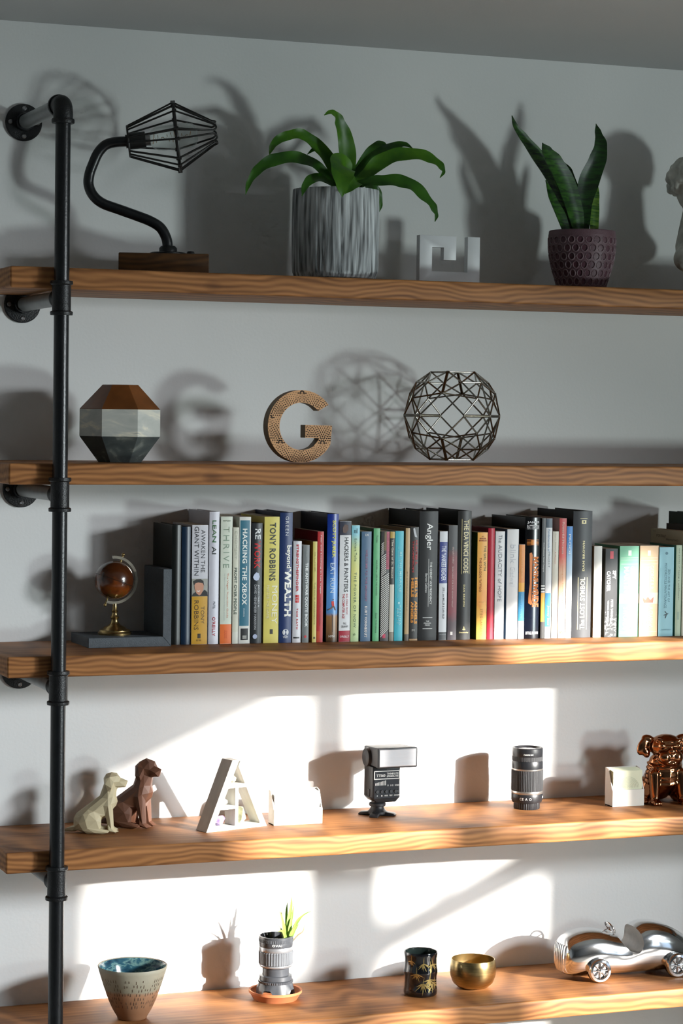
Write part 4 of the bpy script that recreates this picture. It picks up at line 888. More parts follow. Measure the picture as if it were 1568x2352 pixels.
t, w_, h_, yz, sy = book('E', 762, 890, 475, 1390, 'creased black paperback with white title and red tab', '#3a3c3e', None, .11, spine_mat=sm_, texts=[
    ('SPY', 700, 790, .58, .88, '#f0f0ee', 'd', .04), ('CATCHER', 705, 915, .12, .42, '#f0f0ee', 'd', .04), ('PETER WRIGHT', 1000, 1215, .48, .66, '#e8e8e6', 'd', .03), ('WITH PAUL GREENGRASS', 1010, 1225, .2, .32, '#e8e8e6', 'd', .03)], bands=[(502, 578, '#c8283a', .36, .64)])
t, w_, h_, yz, sy = book('E', 910, 1114, 455, 1395, 'thick mint green paperback with white lettering and a picture', '#5fae8a', '#74c09a', .11, texts=[
    ('GEORGE R.R.', 665, 915, .54, .74, '#dff0e4', 'd'), ('MARTIN', 670, 935, .22, .48, '#dff0e4', 'd', .01), ('A STORM of', 1085, 1310, .50, .72, '#dff0e4', 'd', .01), ('SWORDS', 1085, 1320, .20, .46, '#dff0e4', 'd', .015)],
    bands=[(500, 555, '#e6f0e6', .42, .58), (575, 579, '#d8ecdc', .06, .94), (598, 602, '#d8ecdc', .06, .94), (640, 644, '#d8ecdc', .06, .94), (948, 1050, '#cfe4d2'), (1338, 1341, '#d8ecdc', .06, .94), (1355, 1358, '#d8ecdc', .06, .94)])
disc_on(t, w_, yz, sy, .46, 1000, .0085, '#a89a8c', .0006); disc_on(t, w_, yz, sy, .54, 1010, .0050, '#e4e2d6', .0008)
t, w_, h_, yz, sy = book('E', 1118, 1313, 448, 1388, 'thick peach paperback with white lettering and a crown picture', '#d0b088', '#e2bd92', .11, texts=[
    ('GEORGE R.R.', 655, 905, .54, .74, '#f4e6d2', 'd'), ('MARTIN', 665, 920, .22, .48, '#f4e6d2', 'd', .01), ('A CLASH of', 1080, 1290, .50, .72, '#f4e6d2', 'd', .01), ('KINGS', 1085, 1295, .20, .46, '#f4e6d2', 'd', .015)],
    bands=[(498, 552, '#f4ead8', .40, .56), (572, 576, '#f4e6d2', .06, .94), (598, 602, '#f4e6d2', .06, .94), (636, 640, '#f4e6d2', .06, .94), (935, 1050, '#eed8bc'), (1338, 1341, '#f4e6d2', .06, .94)])
shape_on(t, w_, yz, sy, [(.18, 985), (.32, 1010), (.44, 975), (.58, 1010), (.76, 978), (.72, 1038), (.24, 1038)], '#c8705a', .0006)
t, w_, h_, yz, sy = book('E', 1320, 1472, 463, 1383, 'light blue paperback with thin title and small black bird', '#7fb6c4', '#8cc4d2', .11, texts=[
    ('ZEN AND THE ART OF', 690, 1030, .60, .74, '#4c7f90', 'd'), ('MOTORCYCLE MAINTENANCE', 625, 1090, .36, .52, '#4c7f90', 'd'), ('HARPERTORCH', 1308, 1322, .2, .85, '#5c93a4', 'h')])
disc_on(t, w_, yz, sy, .48, 525, .0030, '#4c7f90'); shape_on(t, w_, yz, sy, [(.42, 1195), (.46, 1165), (.34, 1170), (.36, 1160), (.52, 1150), (.40, 1130), (.44, 1122), (.58, 1148), (.68, 1145), (.56, 1165), (.48, 1198)], '#24424c')
book('E', 1492, 1553, 440, 1380, 'pale green slim paperback with lowercase lettering near the right edge', '#4a8a78', '#b4c4a8', .11, texts=[('the perks of being a wallflower', 470, 1010, .38, .66, '#6d7a66', 'd')], bands=[(1130, 1210, '#9aaf9a', .3, .7)])
t, w_, h_, yz, sy = book('E', 1562, 1660, 300, 1380, 'cream book taller than the pale green one at the right edge', '#c9c4a8', '#d0ccb8', .135)
for s_, x0_, x1_, y0_, y1_ in (('PORTRAIT', .025, .065, 352, 385), ('FARMSTEAD', .065, .115, 388, 412), ('1923', .010, .022, 318, 330)):
    text(s_, t, ink('#6a6450'), (-.0004, (.135 - (x0_ + x1_) / 2) * 1., yz((y0_ + y1_) / 2)), (0, -1, 0), (0, 0, 1), x1_ - x0_, abs(yz(y0_) - yz(y1_)) * .8, 'cover_lettering')
book('E', 1700, 1790, 245, 1380, 'dark brown book behind the cream one at the right edge', '#3a2a22', '#3a2a22', .125, True)
book('E', 1800, 1900, 125, 1380, 'tall dark green book, the last and highest at the right edge', '#1f3a32', '#2a4a40', .155, True)

# ================================================================== fourth shelf
Z3 = SZ[3]
# ---- two faceted sitting dogs
def dog_volumes(m, head_turn=0., slim=1.):
    """Sitting dog facing +x, one unit tall."""
    m.capsule((-.24, 0, .20), (.02, 0, .42), .19, .165); m.capsule((.02, 0, .42), (.14, 0, .52), .165, .155)
    m.capsule((.12, 0, .52), (.17, 0, .76), .145, .115)                                     # chest, neck
    hm_ = m.M.copy(); m.M = m.M @ Matrix.Translation((.19, 0, .80)) @ Matrix.Rotation(head_turn, 4, 'Z')
    m.ell((.01, 0, .065), (.145, .135, .13)); m.capsule((.08, 0, .035), (.185, 0, .015), .10, .075); m.ell((.245, 0, .045), (.03, .04, .03))
    for s_ in (-1, 1):
        m.ell((-.03, s_ * .14, .03), (.075, .032, .125), Matrix.Rotation(s_ * .12, 3, 'X'))
        m.ell((.10, s_ * .06, .115), (.03, .03, .025))
    m.M = hm_
    for s_ in (-1, 1):
        m.capsule((.13, s_ * .10, .46), (.17, s_ * .105, .22), .085, .058); m.capsule((.17, s_ * .105, .22), (.19, s_ * .105, .055), .058, .047); m.ell((.235, s_ * .105, .033), (.085, .055, .036))
        m.ell((-.16, s_ * .15, .19), (.20, .085, .185), Matrix.Rotation(.5, 3, 'Y')); m.capsule((-.10, s_ * .165, .06), (.05, s_ * .17, .04), .055, .045); m.ell((.08, s_ * .17, .035), (.075, .05, .036))
    m.capsule((-.40, 0, .07), (-.56, .05, .04), .055, .03)
def dog(label, cat, px, py, py_head, colour, rz, turn, ratio, flip=1):
    b_ = atz(px, py, Z3); hgt = (aty(px, py_head, b_.y).z - Z3)
    t = thing('dog_figurine', label, cat, (b_.x, b_.y, Z3), rz, group='pair of faceted dog figurines')
    m = MB(); m.M = Matrix.Scale(hgt, 4); dog_volumes(m, turn)
    def flat(me):
        for v in me.vertices: v.co.z = max(v.co.z, 0)
    o = evaluated('body', m, [('REMESH', dict(mode='VOXEL', voxel_size=hgt * .022)), ('SMOOTH', dict(factor=.5, iterations=4)), ('DECIMATE', dict(ratio=ratio))], colour, t, None, flat)
    return t
dog('cream faceted figurine of a sitting dog beside the pipe upright', 'figurine', 228, 1912, 1773, mat('cream_resin', (.55, .47, .30), .6, var=.05), radians(-14), radians(-4), .03)
dog('brown faceted figurine of a taller sitting dog beside the cream one', 'figurine', 306, 1899, 1739, mat('brown_resin', (.135, .055, .030), .55, var=.06), radians(-36), radians(-20), .03)

# ---- white letter A display box with stones
fl_ = atz(474, 1913, Z3); fr_ = atz(613, 1897, Z3); dv = fr_ - fl_; WA = dv.length; rzA = math.atan2(dv.y, dv.x)
HA = aty(541, 1746, (fl_.y + fr_.y) / 2).z - Z3
Abox = thing('letter_a_shelf', 'white wooden letter A display box holding stones', 'letter', (fl_.x, fl_.y, Z3), rzA)
AW = mat('whitewashed_wood', (.68, .67, .62), .6, var=.10, scale=60., stretch=(1, 1, .15), bump=.15); DA = .036; tb = .0085
ax_ = WA * .485; topw = .020
def board(p0, p1, th_, name):
    p0 = Vector((p0[0], 0, p0[1])); p1 = Vector((p1[0], 0, p1[1])); d_ = (p1 - p0).normalized(); n_ = Vector((-d_.z, 0, d_.x)) * th_
    q_ = [p0, p1, p1 + n_, p0 + n_]; MB().prism([(v.x, v.z) for v in q_], 0, DA).build(name, AW, Abox, 20, bevel=.0006, seg=1)
LT = (ax_ - .003, HA); tA = .0105
MB().prism([(0, 0), (.0125, 0), (ax_ + .004, HA - .004), (ax_ + .008, HA), (ax_ - .010, HA)], 0, DA).build('slanted_side', AW, Abox, 20, bevel=.0006, seg=1)
MB().prism([(WA - .0125, 0), (WA, 0), (ax_ + .0085, HA - .001), (ax_ + .004, HA - .012)], 0, DA).build('slanted_side', AW, Abox, 20, bevel=.0006, seg=1)
def at_h(f): return (ax_ * f + .011 * (1 - f), WA - (WA - ax_) * f - .009 * (1 - f))
MB().box(.0125, WA - .0125, .0003, DA, 0, .007).build('floor_board', AW, Abox, 20, bevel=.0005, seg=1)
l_, r_ = at_h(.60); MB().box(l_ + .001, r_ - .001, .0003, DA, HA * .60, HA * .60 + .007).build('cross_board', AW, Abox, 20, bevel=.0005, seg=1)
MB().box(ax_ - .002, ax_ + .005, .0005, DA, .007, HA * .60).build('divider', AW, Abox, 20, bevel=.0005, seg=1)
l_, r_ = at_h(.30); MB().box(l_ + .001, ax_ - .002, .0005, DA, HA * .30, HA * .30 + .006).build('small_shelf', AW, Abox, 20, bevel=.0005, seg=1)
def stone(name, label, x, z, r, m, seed, sq=(1, 1, 1)):
    rg = random.Random(seed); bm = bmesh.new(); vs = []
    for i in range(16):
        v = Vector((rg.gauss(0, 1), rg.gauss(0, 1), rg.gauss(0, 1))).normalized() * r * rg.uniform(.8, 1.05)
        vs.append(Vector((v.x * sq[0], v.y * sq[1], v.z * sq[2])))
    zmin = min(v.z for v in vs)
    for v in vs: bm.verts.new((v.x, v.y, v.z - zmin))
    bmesh.ops.convex_hull(bm, input=bm.verts[:]); bmesh.ops.delete(bm, geom=[v for v in bm.verts if not v.link_faces], context='VERTS')
    me = bpy.data.meshes.new(name); bm.to_mesh(me); bm.free()
    p = Abox.matrix_basis @ Vector((x, .017, z)); o = link(name, me, m, None, p); tag(o, label, 'stone'); return o
bpy.context.view_layer.update()
f3 = .30
stone('stone', 'small tan stone in the peak of the white letter A', ax_ + .002, HA * .60 + .0071, .0085, mat('tan_stone', (.42, .33, .24), .5, var=.4, scale=120.), 1)
stone('crystal', 'purple amethyst crystal at the lower left of the white letter A', ax_ * .58, .0072, .0125, mat('amethyst', (.30, .22, .48), .15, var=.6, scale=110., spec=.8), 2, (1, .8, 1.05))
stone('crystal', 'white crystal on the small shelf of the letter A', ax_ * .74, HA * .30 + .0061, .0085, mat('milky_quartz', (.62, .60, .56), .25, var=.25, scale=100.), 3)
stone('crystal', 'pale yellow geode chunk at the lower right of the letter A', WA * .64, .0072, .0155, mat('pale_geode', (.50, .52, .34), .3, var=.35, scale=90.), 4, (.72, .8, 1.35))

# ---- card holders
def card_holder(label, pl, pr_, pybase, pytop_card, pyfront, pyback, white, depth, cards_label, ncards, ncol, rz=0.):
    a = atz(pl, pybase, Z3); b = atz(pr_, pybase - (pr_ - pl) * .045, Z3); w_ = (aty(pr_, pybase, a.y).x - a.x)
    t = thing('card_holder', label, 'card holder', (a.x, a.y, Z3), rz, group='white card holders')
    hf = aty(pl, pyfront, a.y).z - Z3; hb_ = aty(pl, pyback, a.y + depth).z - Z3; hc = aty(pl, pytop_card, a.y + .006).z - Z3
    th_ = .0022
    MB().box(0, w_, 0, th_, 0, hf).build('front_panel', white, t, 20, bevel=.0005, seg=1)
    MB().box(0, w_, depth - th_, depth, 0, hb_).build('back_panel', white, t, 20, bevel=.0005, seg=1)
    MB().box(0, w_, th_, depth - th_, 0, .002).build('floor_panel', white, t, 20)
    for x in (0, w_ - th_):
        o = MB().add([(x, th_, 0), (x, depth - th_, 0), (x, depth - th_, hb_), (x, depth * .55, hb_ * .96), (x, th_, hf), (x + th_, th_, 0), (x + th_, depth - th_, 0), (x + th_, depth - th_, hb_), (x + th_, depth * .55, hb_ * .96), (x + th_, th_, hf)],
                     [(0, 1, 2, 3, 4), (9, 8, 7, 6, 5), (0, 5, 6, 1), (1, 6, 7, 2), (2, 7, 8, 3), (3, 8, 9, 4), (4, 9, 5, 0)]).build('side_panel', white, t, 20)
    return t, w_, hf, hb_, hc, th_
HOLD = mat('warm_white_plastic', (.70, .66, .60), .5, var=.02)
CARD = mat('card_white', (.78, .77, .72), .6, var=.02); CARDY = mat('card_pale_yellow', (.72, .72, .52), .6, var=.03)
t, w_, hf, hb_, hc, th_ = card_holder('white card holder full of white cards beside the letter A', 628.5, 740, 1897, 1824, 1860, 1812, HOLD, .032, '', 6, CARD)
for i in range(6):
    y_ = th_ + .0028 + i * .0034; hh = hc - .0045 + .0011 * i
    c_ = MB().box(th_ + .001, w_ - th_ - .001, 0, .0007, 0, hh).build('business_card', CARD, None, 0, loc=(t.location.x, t.location.y + y_, Z3 + .0021)); c_.rotation_euler = (radians(-2.2), 0, 0)
    tag(c_, ('first', 'second', 'third', 'fourth', 'fifth', 'sixth and rearmost')[i] + ' white business card from the front in the holder beside the letter A', 'card', 'white business cards')
t, w_, hf, hb_, hc, th_ = card_holder('white card holder of pale yellow cards beside the copper bulldog', 1406, 1478.5, 1854, 1770, 1815.5, 1761, HOLD, .034, '', 5, CARDY)
for i in range(7):
    y_ = th_ + .0022 + i * .0036; hh = hc - .0035 + .0006 * i
    c_ = MB().box(th_ + .0008, w_ - th_ - .0008, 0, .0009, 0, hh).build('square_card', CARDY, None, 0, loc=(t.location.x, t.location.y + y_, Z3 + .0021))
    if i == 0:
        for k in range(1, 9):
            r0_ = .0028 * k
            pts_ = [(w_ * .52 + r0_ * 1.05 * cos(a_) + .0006 * sin(3 * a_ + k), -.0003, hf + .001 + r0_ * .98 * sin(a_)) for a_ in [pi * j / 24 for j in range(25)]]
            pts_ = [p for p in pts_ if p[2] < hh - .002 and th_ + .001 < p[0] < w_ - th_ - .001]
            if len(pts_) > 2: MB().tube(pts_, .00022, 4).build('printed_ring', ink('#b9bfae'), c_)
        tag(c_, 'pale yellow card with printed growth rings, frontmost in the holder by the bulldog', 'card', 'pale yellow square cards')
    else: tag(c_, ('', 'second', 'third', 'fourth', 'fifth', 'sixth', 'seventh and rearmost')[i] + ' pale yellow square card from the front in the holder by the bulldog', 'card', 'pale yellow square cards')

# ---- camera flash on its foot
fb = atz(866, 1872, Z3)
fls = thing('camera_flash', 'black camera flash unit standing on its plastic foot', 'camera flash', (fb.x, fb.y, Z3), radians(1))
BLK = mat('black_flash_plastic', (.018, .019, .022), .42, var=.1, scale=200., bump=.15, bscale=900.); GRYP = mat('dark_grey_plastic', (.035, .037, .042), .5)
FY = fb.y
def fz(py): return aty(866, py, FY).z - Z3
def fxw(px): return aty(px, 1780, FY).x - fb.x
zb, ztp = fz(1840), fz(1758); xl_, xr2 = fxw(845) + .001, fxw(910)
# stand: hub and four toes
MB().lathe([(.017, .002), (.019, .004), (.019, .008), (.015, .012), (.013, .016), (.013, .0185)], 28).build('foot_hub', BLK, fls, 40)
for a_ in (-35, 55, 145, 235):
    m = MB(); m.M = Matrix.Rotation(radians(a_), 4, 'Z'); m.prism([(.008, .0), (.036, 0), (.037, .003), (.033, .006), (.008, .009)], -.0085, .0085); m.build('foot_toe', BLK, fls, 30, bevel=.0012)
MB().lathe([(.0155, .0185), (.0165, .0195), (.0165, .024), (.0155, .025), (.012, .026), (.012, .029)], 28).build('locking_ring', GRYP, fls, 40)
xc = (xl_ + xr2) / 2
nk = MB(); hw_ = (xr2 - xl_) / 2
nk.add([(xc - .014, -.012, .028), (xc + .014, -.012, .028), (xc + .014, .014, .028), (xc - .014, .014, .028), (xc - .020, -.018, zb + .004), (xc + .020, -.018, zb + .004), (xc + .020, .02, zb + .004), (xc - .020, .02, zb + .004)],
       [(0, 3, 2, 1), (4, 5, 6, 7), (0, 1, 5, 4), (1, 2, 6, 5), (2, 3, 7, 6), (3, 0, 4, 7)]); nk.build('neck', BLK, fls, 30, bevel=.002)
y0f, y1f = -.020, .024
MB().prism([(xl_ + .009, zb), (xr2 - .009, zb), (xr2, zb + .009), (xr2, ztp), (xl_, ztp), (xl_, zb + .009)], y0f, y1f).build('body', BLK, fls, 30, bevel=.0022)
MB().prism([(xl_ + .003, zb + .008), (xr2 - .003, zb + .008), (xr2 - .003, ztp - .006), (xl_ + .003, ztp - .006)], y0f - .0012, y0f + .001).build('control_panel', mat('panel_black', (.012, .014, .02), .3), fls, 30, bevel=.0005, seg=1)
def pz(c): return fz(1660 + c / 3.733)
pxx = lambda c: fxw(580 + c / 3.733)
yp = y0f - .0014
INKW = ink('#e8e8e4')
fr0 = MB()
for (a_, b_, c_, d_) in ((1003, 1227, 400, 406), (1003, 1227, 466, 473), (1003, 1010, 400, 473), (1219, 1227, 400, 473)):
    fr0.box(pxx(a_), pxx(b_), yp - .0002, yp + .0002, pz(d_), pz(c_))
fr0.build('name_plate_border', INKW, fls, 0)
cm = lambda a_, b_, c_, d_: ((pxx(a_) + pxx(b_)) / 2, yp - .0004, (pz(c_) + pz(d_)) / 2)
def ftext(s, a_, b_, c_, d_, bold=.02, col=INKW): text(s, fls, col, cm(a_, b_, c_, d_), (1, 0, 0), (0, 0, 1), pxx(b_) - pxx(a_), pz(c_) - pz(d_), 'panel_lettering', bold)
ftext('TT560', 1024, 1100, 428, 452, .03); ftext('THINKLITE', 1112, 1212, 418, 434); ftext('SPEEDLITE', 1112, 1212, 440, 456)
bars = MB()
for i in range(8): bars.box(pxx(1016 + i * 12), pxx(1022 + i * 12), yp - .0003, yp + .0002, pz(524), pz(504 - i * 3))
bars.build('power_scale', INKW, fls, 0)
ftext('0', 1120, 1128, 518, 534); ftext('S1 S2', 1144, 1170, 520, 534); ftext('POWER', 1184, 1220, 520, 534)
for i, x_ in enumerate((1033, 1072, 1110, 1150, 1190, 1212)):
    MB().cyl((pxx(x_), yp + .0006, pz(578)), (pxx(x_), yp - .0016, pz(578)), .0034, .003, 16).build('button', GRYP, fls, 40)
    ftext(('+', '-', 'MODE', 'TEST', 'ON', 'OFF')[i], x_ - (5 if i < 2 else 14), x_ + (5 if i < 2 else 14) , 606, 618, .02)
MB().box(xl_ - .0016, xl_ + .001, -.008, .004, fz(1660 + 625 / 3.733), fz(1660 + 560 / 3.733)).build('side_socket', GRYP, fls, 30, bevel=.0012)
# head, longer than the body, window facing the viewer
zh0, zh1 = fz(1660 + 378 / 3.733) + .002, fz(1660 + 195 / 3.733); xh0, xh1 = xl_ + .002, fxw(580 + 1368 / 3.733) - .006
yh0, yh1 = -.040, .038
HEADM = mat('grey_flash_head', (.045, .048, .054), .45, var=.08)
hd = MB(); ins = .003
hd.add([(xh0, yh0, zh0), (xh1, yh0, zh0), (xh1, yh0, zh1), (xh0, yh0, zh1), (xh0 + ins, yh1, zh0 + .002), (xh1 - ins, yh1, zh0 + .002), (xh1 - ins, yh1, zh1 - .004), (xh0 + ins, yh1, zh1 - .004)],
       [(0, 1, 2, 3), (7, 6, 5, 4), (0, 4, 5, 1), (1, 5, 6, 2), (2, 6, 7, 3), (3, 7, 4, 0)]); hd.build('flash_head', HEADM, fls, 30, bevel=.003, seg=3)
WIN = mat('fresnel_window', (.90, .91, .93), .3, metal=.35, var=.04, scale=4., stretch=(.2, 1, 200), spec=.8)
win = MB(); nr = 26; wz0, wz1 = zh0 + .0035, zh1 - .0035
for i in range(nr):
    za = wz0 + (wz1 - wz0) * i / nr; zc_ = wz0 + (wz1 - wz0) * (i + 1) / nr
    win.add([(xh0 + .004, yh0 - .0006, za), (xh1 - .004, yh0 - .0006, za), (xh1 - .004, yh0 - .0014, zc_), (xh0 + .004, yh0 - .0014, zc_), (xh0 + .004, yh0, za), (xh1 - .004, yh0, za), (xh1 - .004, yh0, zc_), (xh0 + .004, yh0, zc_)],
            [(0, 1, 2, 3), (0, 4, 5, 1), (3, 2, 6, 7), (0, 3, 7, 4), (1, 5, 6, 2)])
win.build('flash_window', WIN, fls, 5)
MB().cyl((xh0 + .002, .012, (zh0 + zh1) / 2 - .004), (xh0 - .004, .012, (zh0 + zh1) / 2 - .004), .0195, .0175, 36).build('pivot_disc', GRYP, fls, 40)
MB().cyl((xh0 - .004, .012, (zh0 + zh1) / 2 - .004), (xh0 - .0046, .012, (zh0 + zh1) / 2 - .004), .012, .011, 30).build('pivot_cap', HEADM, fls, 40)

# ---- zoom lens standing on its rear cap
lb = atz(1209, 1856, Z3)
def lz(c): return aty(1209, 1640 + c / 2.667, lb.y).z - Z3
ln = thing('zoom_lens', 'black zoom lens with silver rings standing on its rear cap', 'camera lens', (lb.x, lb.y, Z3))
LS = 1 / 2.667 / 1268; off = lz(583)
lzz = lambda c: max(0, lz(c) - lz(584))
BARR = mat('lens_black', (.014, .015, .018), .35, var=.1, scale=200.); RUB = mat('lens_rubber', (.022, .023, .026), .6, var=.1); SILV = mat('lens_silver_ring', (.55, .54, .52), .3, metal=.9)
ribs = lambda n_, d_: (lambda a, z, k: 1 + d_ * (1 if (a * n_ / (2 * pi)) % 1 < .5 else -1))
R_ = 107 * LS
MB().lathe([(.0, 0), (R_ * .80, 0), (R_ * .82, .002), (R_ * .82, lzz(545))], 144, rmod=ribs(36, .012), cap=False).build('rear_cap', BARR, ln, 25)
MB().lathe([(R_ * .80, lzz(545)), (R_ * .93, lzz(543)), (R_ * 1.0, lzz(528)), (R_ * 1.0, lzz(492)), (R_ * .99, lzz(490))], 72, cap=False).build('mount_barrel', BARR, ln, 40)
MB().lathe([(R_ * .99, lzz(490)), (R_ * 1.005, lzz(488)), (R_ * 1.005, lzz(474)), (R_ * .99, lzz(472))], 72, cap=False).build('silver_band', SILV, ln, 40)
MB().lathe([(R_ * .99, lzz(472)), (R_ * 1.0, lzz(470)), (R_ * 1.0, lzz(348)), (R_ * .985, lzz(346))], 240, rmod=ribs(60, .010), cap=False).build('zoom_ring', RUB, ln, 25)
MB().lathe([(R_ * .985, lzz(346)), (R_ * .99, lzz(345)), (R_ * .99, lzz(338)), (R_ * .98, lzz(337))], 72, cap=False).build('silver_line', SILV, ln, 40)
MB().lathe([(R_ * .98, lzz(337)), (R_ * .985, lzz(335)), (R_ * .985, lzz(298)), (R_ * .955, lzz(292)), (R_ * .955, lzz(290))], 72, cap=False).build('barrel', BARR, ln, 40)
MB().lathe([(R_ * .955, lzz(290)), (R_ * .965, lzz(289)), (R_ * .965, lzz(264)), (R_ * .955, lzz(263))], 288, rmod=ribs(72, .006), cap=False).build('focus_ring', RUB, ln, 25)
MB().lathe([(R_ * .955, lzz(263)), (R_ * .965, lzz(261)), (R_ * .975, lzz(232)), (R_ * .965, lzz(214)), (R_ * .93, lzz(211)), (R_ * .84, lzz(211)), (R_ * .78, lzz(222)), (R_ * .76, lzz(224))], 72, cap=False).build('front_barrel', BARR, ln, 40)
MB().lathe([(R_ * .77, lzz(223)), (R_ * .6, lzz(219)), (R_ * .3, lzz(216)), (.0005, lzz(215))], 48, cap=False).build('front_glass', mat('coated_front_glass', (.10, .10, .12), .05, spec=1.), ln, 60)
def cyl_fit(rr, c_=(0, 0)):
    def f_(p):
        a = p.x / rr - pi / 2 - .40; return Vector((c_[0] + (rr + .0004) * cos(a), c_[1] + (rr + .0004) * sin(a), p.z))
    return f_
text('CANON INC.', ln, INKW, (.001, 0, lzz(247)), (1, 0, 0), (0, 0, 1), .020, .0030, 'barrel_lettering', .02, 1., cyl_fit(R_ * .972))
text('CE A O', ln, INKW, (-.004, 0, lzz(516)), (1, 0, 0), (0, 0, 1), .024, .0050, 'barrel_lettering', .0, 1.2, cyl_fit(R_ * 1.0))
text('CANON', ln, INKW, (.047, 0, lzz(510)), (1, 0, 0), (0, 0, 1), .018, .0048, 'barrel_lettering', .02, 1., cyl_fit(R_ * 1.0))

# ---- copper bulldog
cb_ = atz(1522, 1842, Z3)
hgt = aty(1522, 1683, cb_.y).z - Z3
bd = thing('bulldog_figurine', 'shiny copper figurine of a sitting bulldog at the right edge', 'figurine', (cb_.x - .001, cb_.y, Z3), radians(-90 - 6))
m = MB(); U_ = hgt
m.M = Matrix.Scale(U_, 4)
# sitting dog facing +x (turned to the viewer by the thing's rotation)
m.capsule((-.20, 0, .24), (.02, 0, .40), .24, .245); m.ell((.05, 0, .45), (.20, .25, .22)); m.ell((.04, 0, .60), (.18, .23, .14))
m.ell((.08, 0, .82), (.20, .255, .175)); m.ell((.20, 0, .70), (.14, .20, .11)); m.ell((.26, .09, .685), (.09, .10, .095)); m.ell((.26, -.09, .685), (.09, .10, .095)); m.ell((.31, 0, .775), (.045, .06, .04)); m.ell((.25, 0, .60), (.09, .12, .04))
m.ell((.22, 0, .90), (.04, .09, .03)); m.ell((.24, 0, .84), (.05, .14, .022))
for s_ in (-1, 1):
    m.ell((.235, s_ * .12, .845), (.045, .05, .045)); m.ell((.20, s_ * .13, .91), (.05, .075, .03), Matrix.Rotation(s_ * .3, 3, 'X'))
    m.ell((.03, s_ * .25, .91), (.06, .11, .07), Matrix.Rotation(s_ * .35, 3, 'X')); m.ell((.05, s_ * .335, .82), (.05, .085, .14), Matrix.Rotation(s_ * .45, 3, 'X')); m.ell((.07, s_ * .30, .73), (.04, .06, .08), Matrix.Rotation(-s_ * .5, 3, 'X'))
    m.capsule((.16, s_ * .20, .42), (.20, s_ * .205, .07), .095, .062); m.ell((.25, s_ * .21, .04), (.10, .085, .042))
    for k_ in (-1, 0, 1): m.ell((.335, s_ * .21 + k_ * .045, .032), (.035, .024, .03))
    m.ell((-.08, s_ * .24, .18), (.22, .10, .19)); m.ell((.10, s_ * .33, .04), (.11, .06, .042))
for k_ in range(5):      # folds of loose skin across the chest
    z_ = .60 - k_ * .062; r_ = .235 + .01 * k_
    m.tube([(.03 + .20 * cos(a_), r_ * sin(a_), z_ - .07 * cos(a_) + .03 * sin(a_)) for a_ in [radians(-100 + 200 * i / 16) for i in range(17)]], .026, 8)
def flat0(me):
    for v in me.vertices: v.co.z = max(v.co.z, 0)
COPP = mat('polished_copper', (.42, .18, .085), .12, metal=1., var=.12, scale=25.)
evaluated('body', m, [('REMESH', dict(mode='VOXEL', voxel_size=U_ * .012)), ('SMOOTH', dict(factor=.5, iterations=3))], COPP, bd, 80, flat0)

# ================================================================== lowest shelf
Z4 = SZ[4]
# ---- stoneware bowl
bb = atz(303, 2338, Z4)
q4 = 1 / 2.8 / 1268
bowl = thing('ceramic_bowl', 'handmade stoneware bowl with cream rim, bare clay base and blue-green inside', 'bowl', (bb.x, bb.y, Z4))
hB = .0985; Rt = 230 * q4; Rb = 98 * q4
outp = [(Rb * .9, 0), (Rb, .002), (Rb * 1.05, .006)] + [(Rb + (Rt - Rb) * ((i / 14) ** .72), .006 + (hB - .006) * i / 14) for i in range(1, 15)]
wob = lambda a, z, k: 1 + .010 * sin(a + .6) * (z / hB) + .006 * noise.noise(Vector((cos(a) * 2, sin(a) * 2, z * 30)))
MB().lathe(outp + [(Rt * .985, hB + .0015), (Rt * .955, hB)], 96, rmod=wob, cap=False).build('outer_wall', ramp_mat('clay_and_cream_glaze', [(.0, '#8f6547'), (.48, '#a67a5a'), (.60, '#b08566'), (.66, '#a39c86'), (.95, '#b5ae99')], 2, 0, hB, .55, .12, 22.), bowl, 50)
MB().lathe([(Rt * .955, hB)] + [((Rb + (Rt - Rb) * ((i / 12) ** .72)) * .94 - .001, .012 + (hB - .012) * i / 12) for i in range(11, -1, -1)] + [(.001, .010)], 96, rmod=wob, cap=False).build('inner_glaze', marble('blue_green_glaze', [(.3, '#1d3f56'), (.48, '#3a6a7c'), (.56, '#7fa8a4'), (.66, '#2c5268')], 45, .6, .12), bowl, 60)
MB().lathe([(.0005, 0), (Rb * .9, 0)], 48, cap=False).build('underside', MATS['clay_and_cream_glaze'], bowl)
mk = MB(); rg = random.Random(5)
for row in range(7):
    z_ = hB * (.30 + .085 * row); rr = Rb + (Rt - Rb) * (((z_ - .006) / (hB - .006)) ** .72) + .0003; nn_ = 58
    for i in range(nn_):
        if rg.random() < .35: continue
        a_ = 2 * pi * (i + .5 * (row % 2) + rg.uniform(-.15, .15)) / nn_; dz_ = rg.uniform(.0018, .0034); da_ = .0007 / rr; zc2 = z_ + rg.uniform(-.0012, .0012); q_ = wob(a_, z_, 0)
        def P_(a, z): 
            r3 = (Rb + (Rt - Rb) * (((z - .006) / (hB - .006)) ** .72)) * wob(a, z, 0) + .0004; return (r3 * cos(a), r3 * sin(a), z)
        mk.add([P_(a_ - da_, zc2 - dz_), P_(a_ + da_, zc2 - dz_), P_(a_ + da_ * .6, zc2 + dz_), P_(a_ - da_ * .6, zc2 + dz_)], [(0, 1, 2, 3)])
o = mk.build('carved_marks', mat('carved_clay', (.16, .10, .065), .8), bowl, 0, fixn=False); o['kind'] = 'stuff'

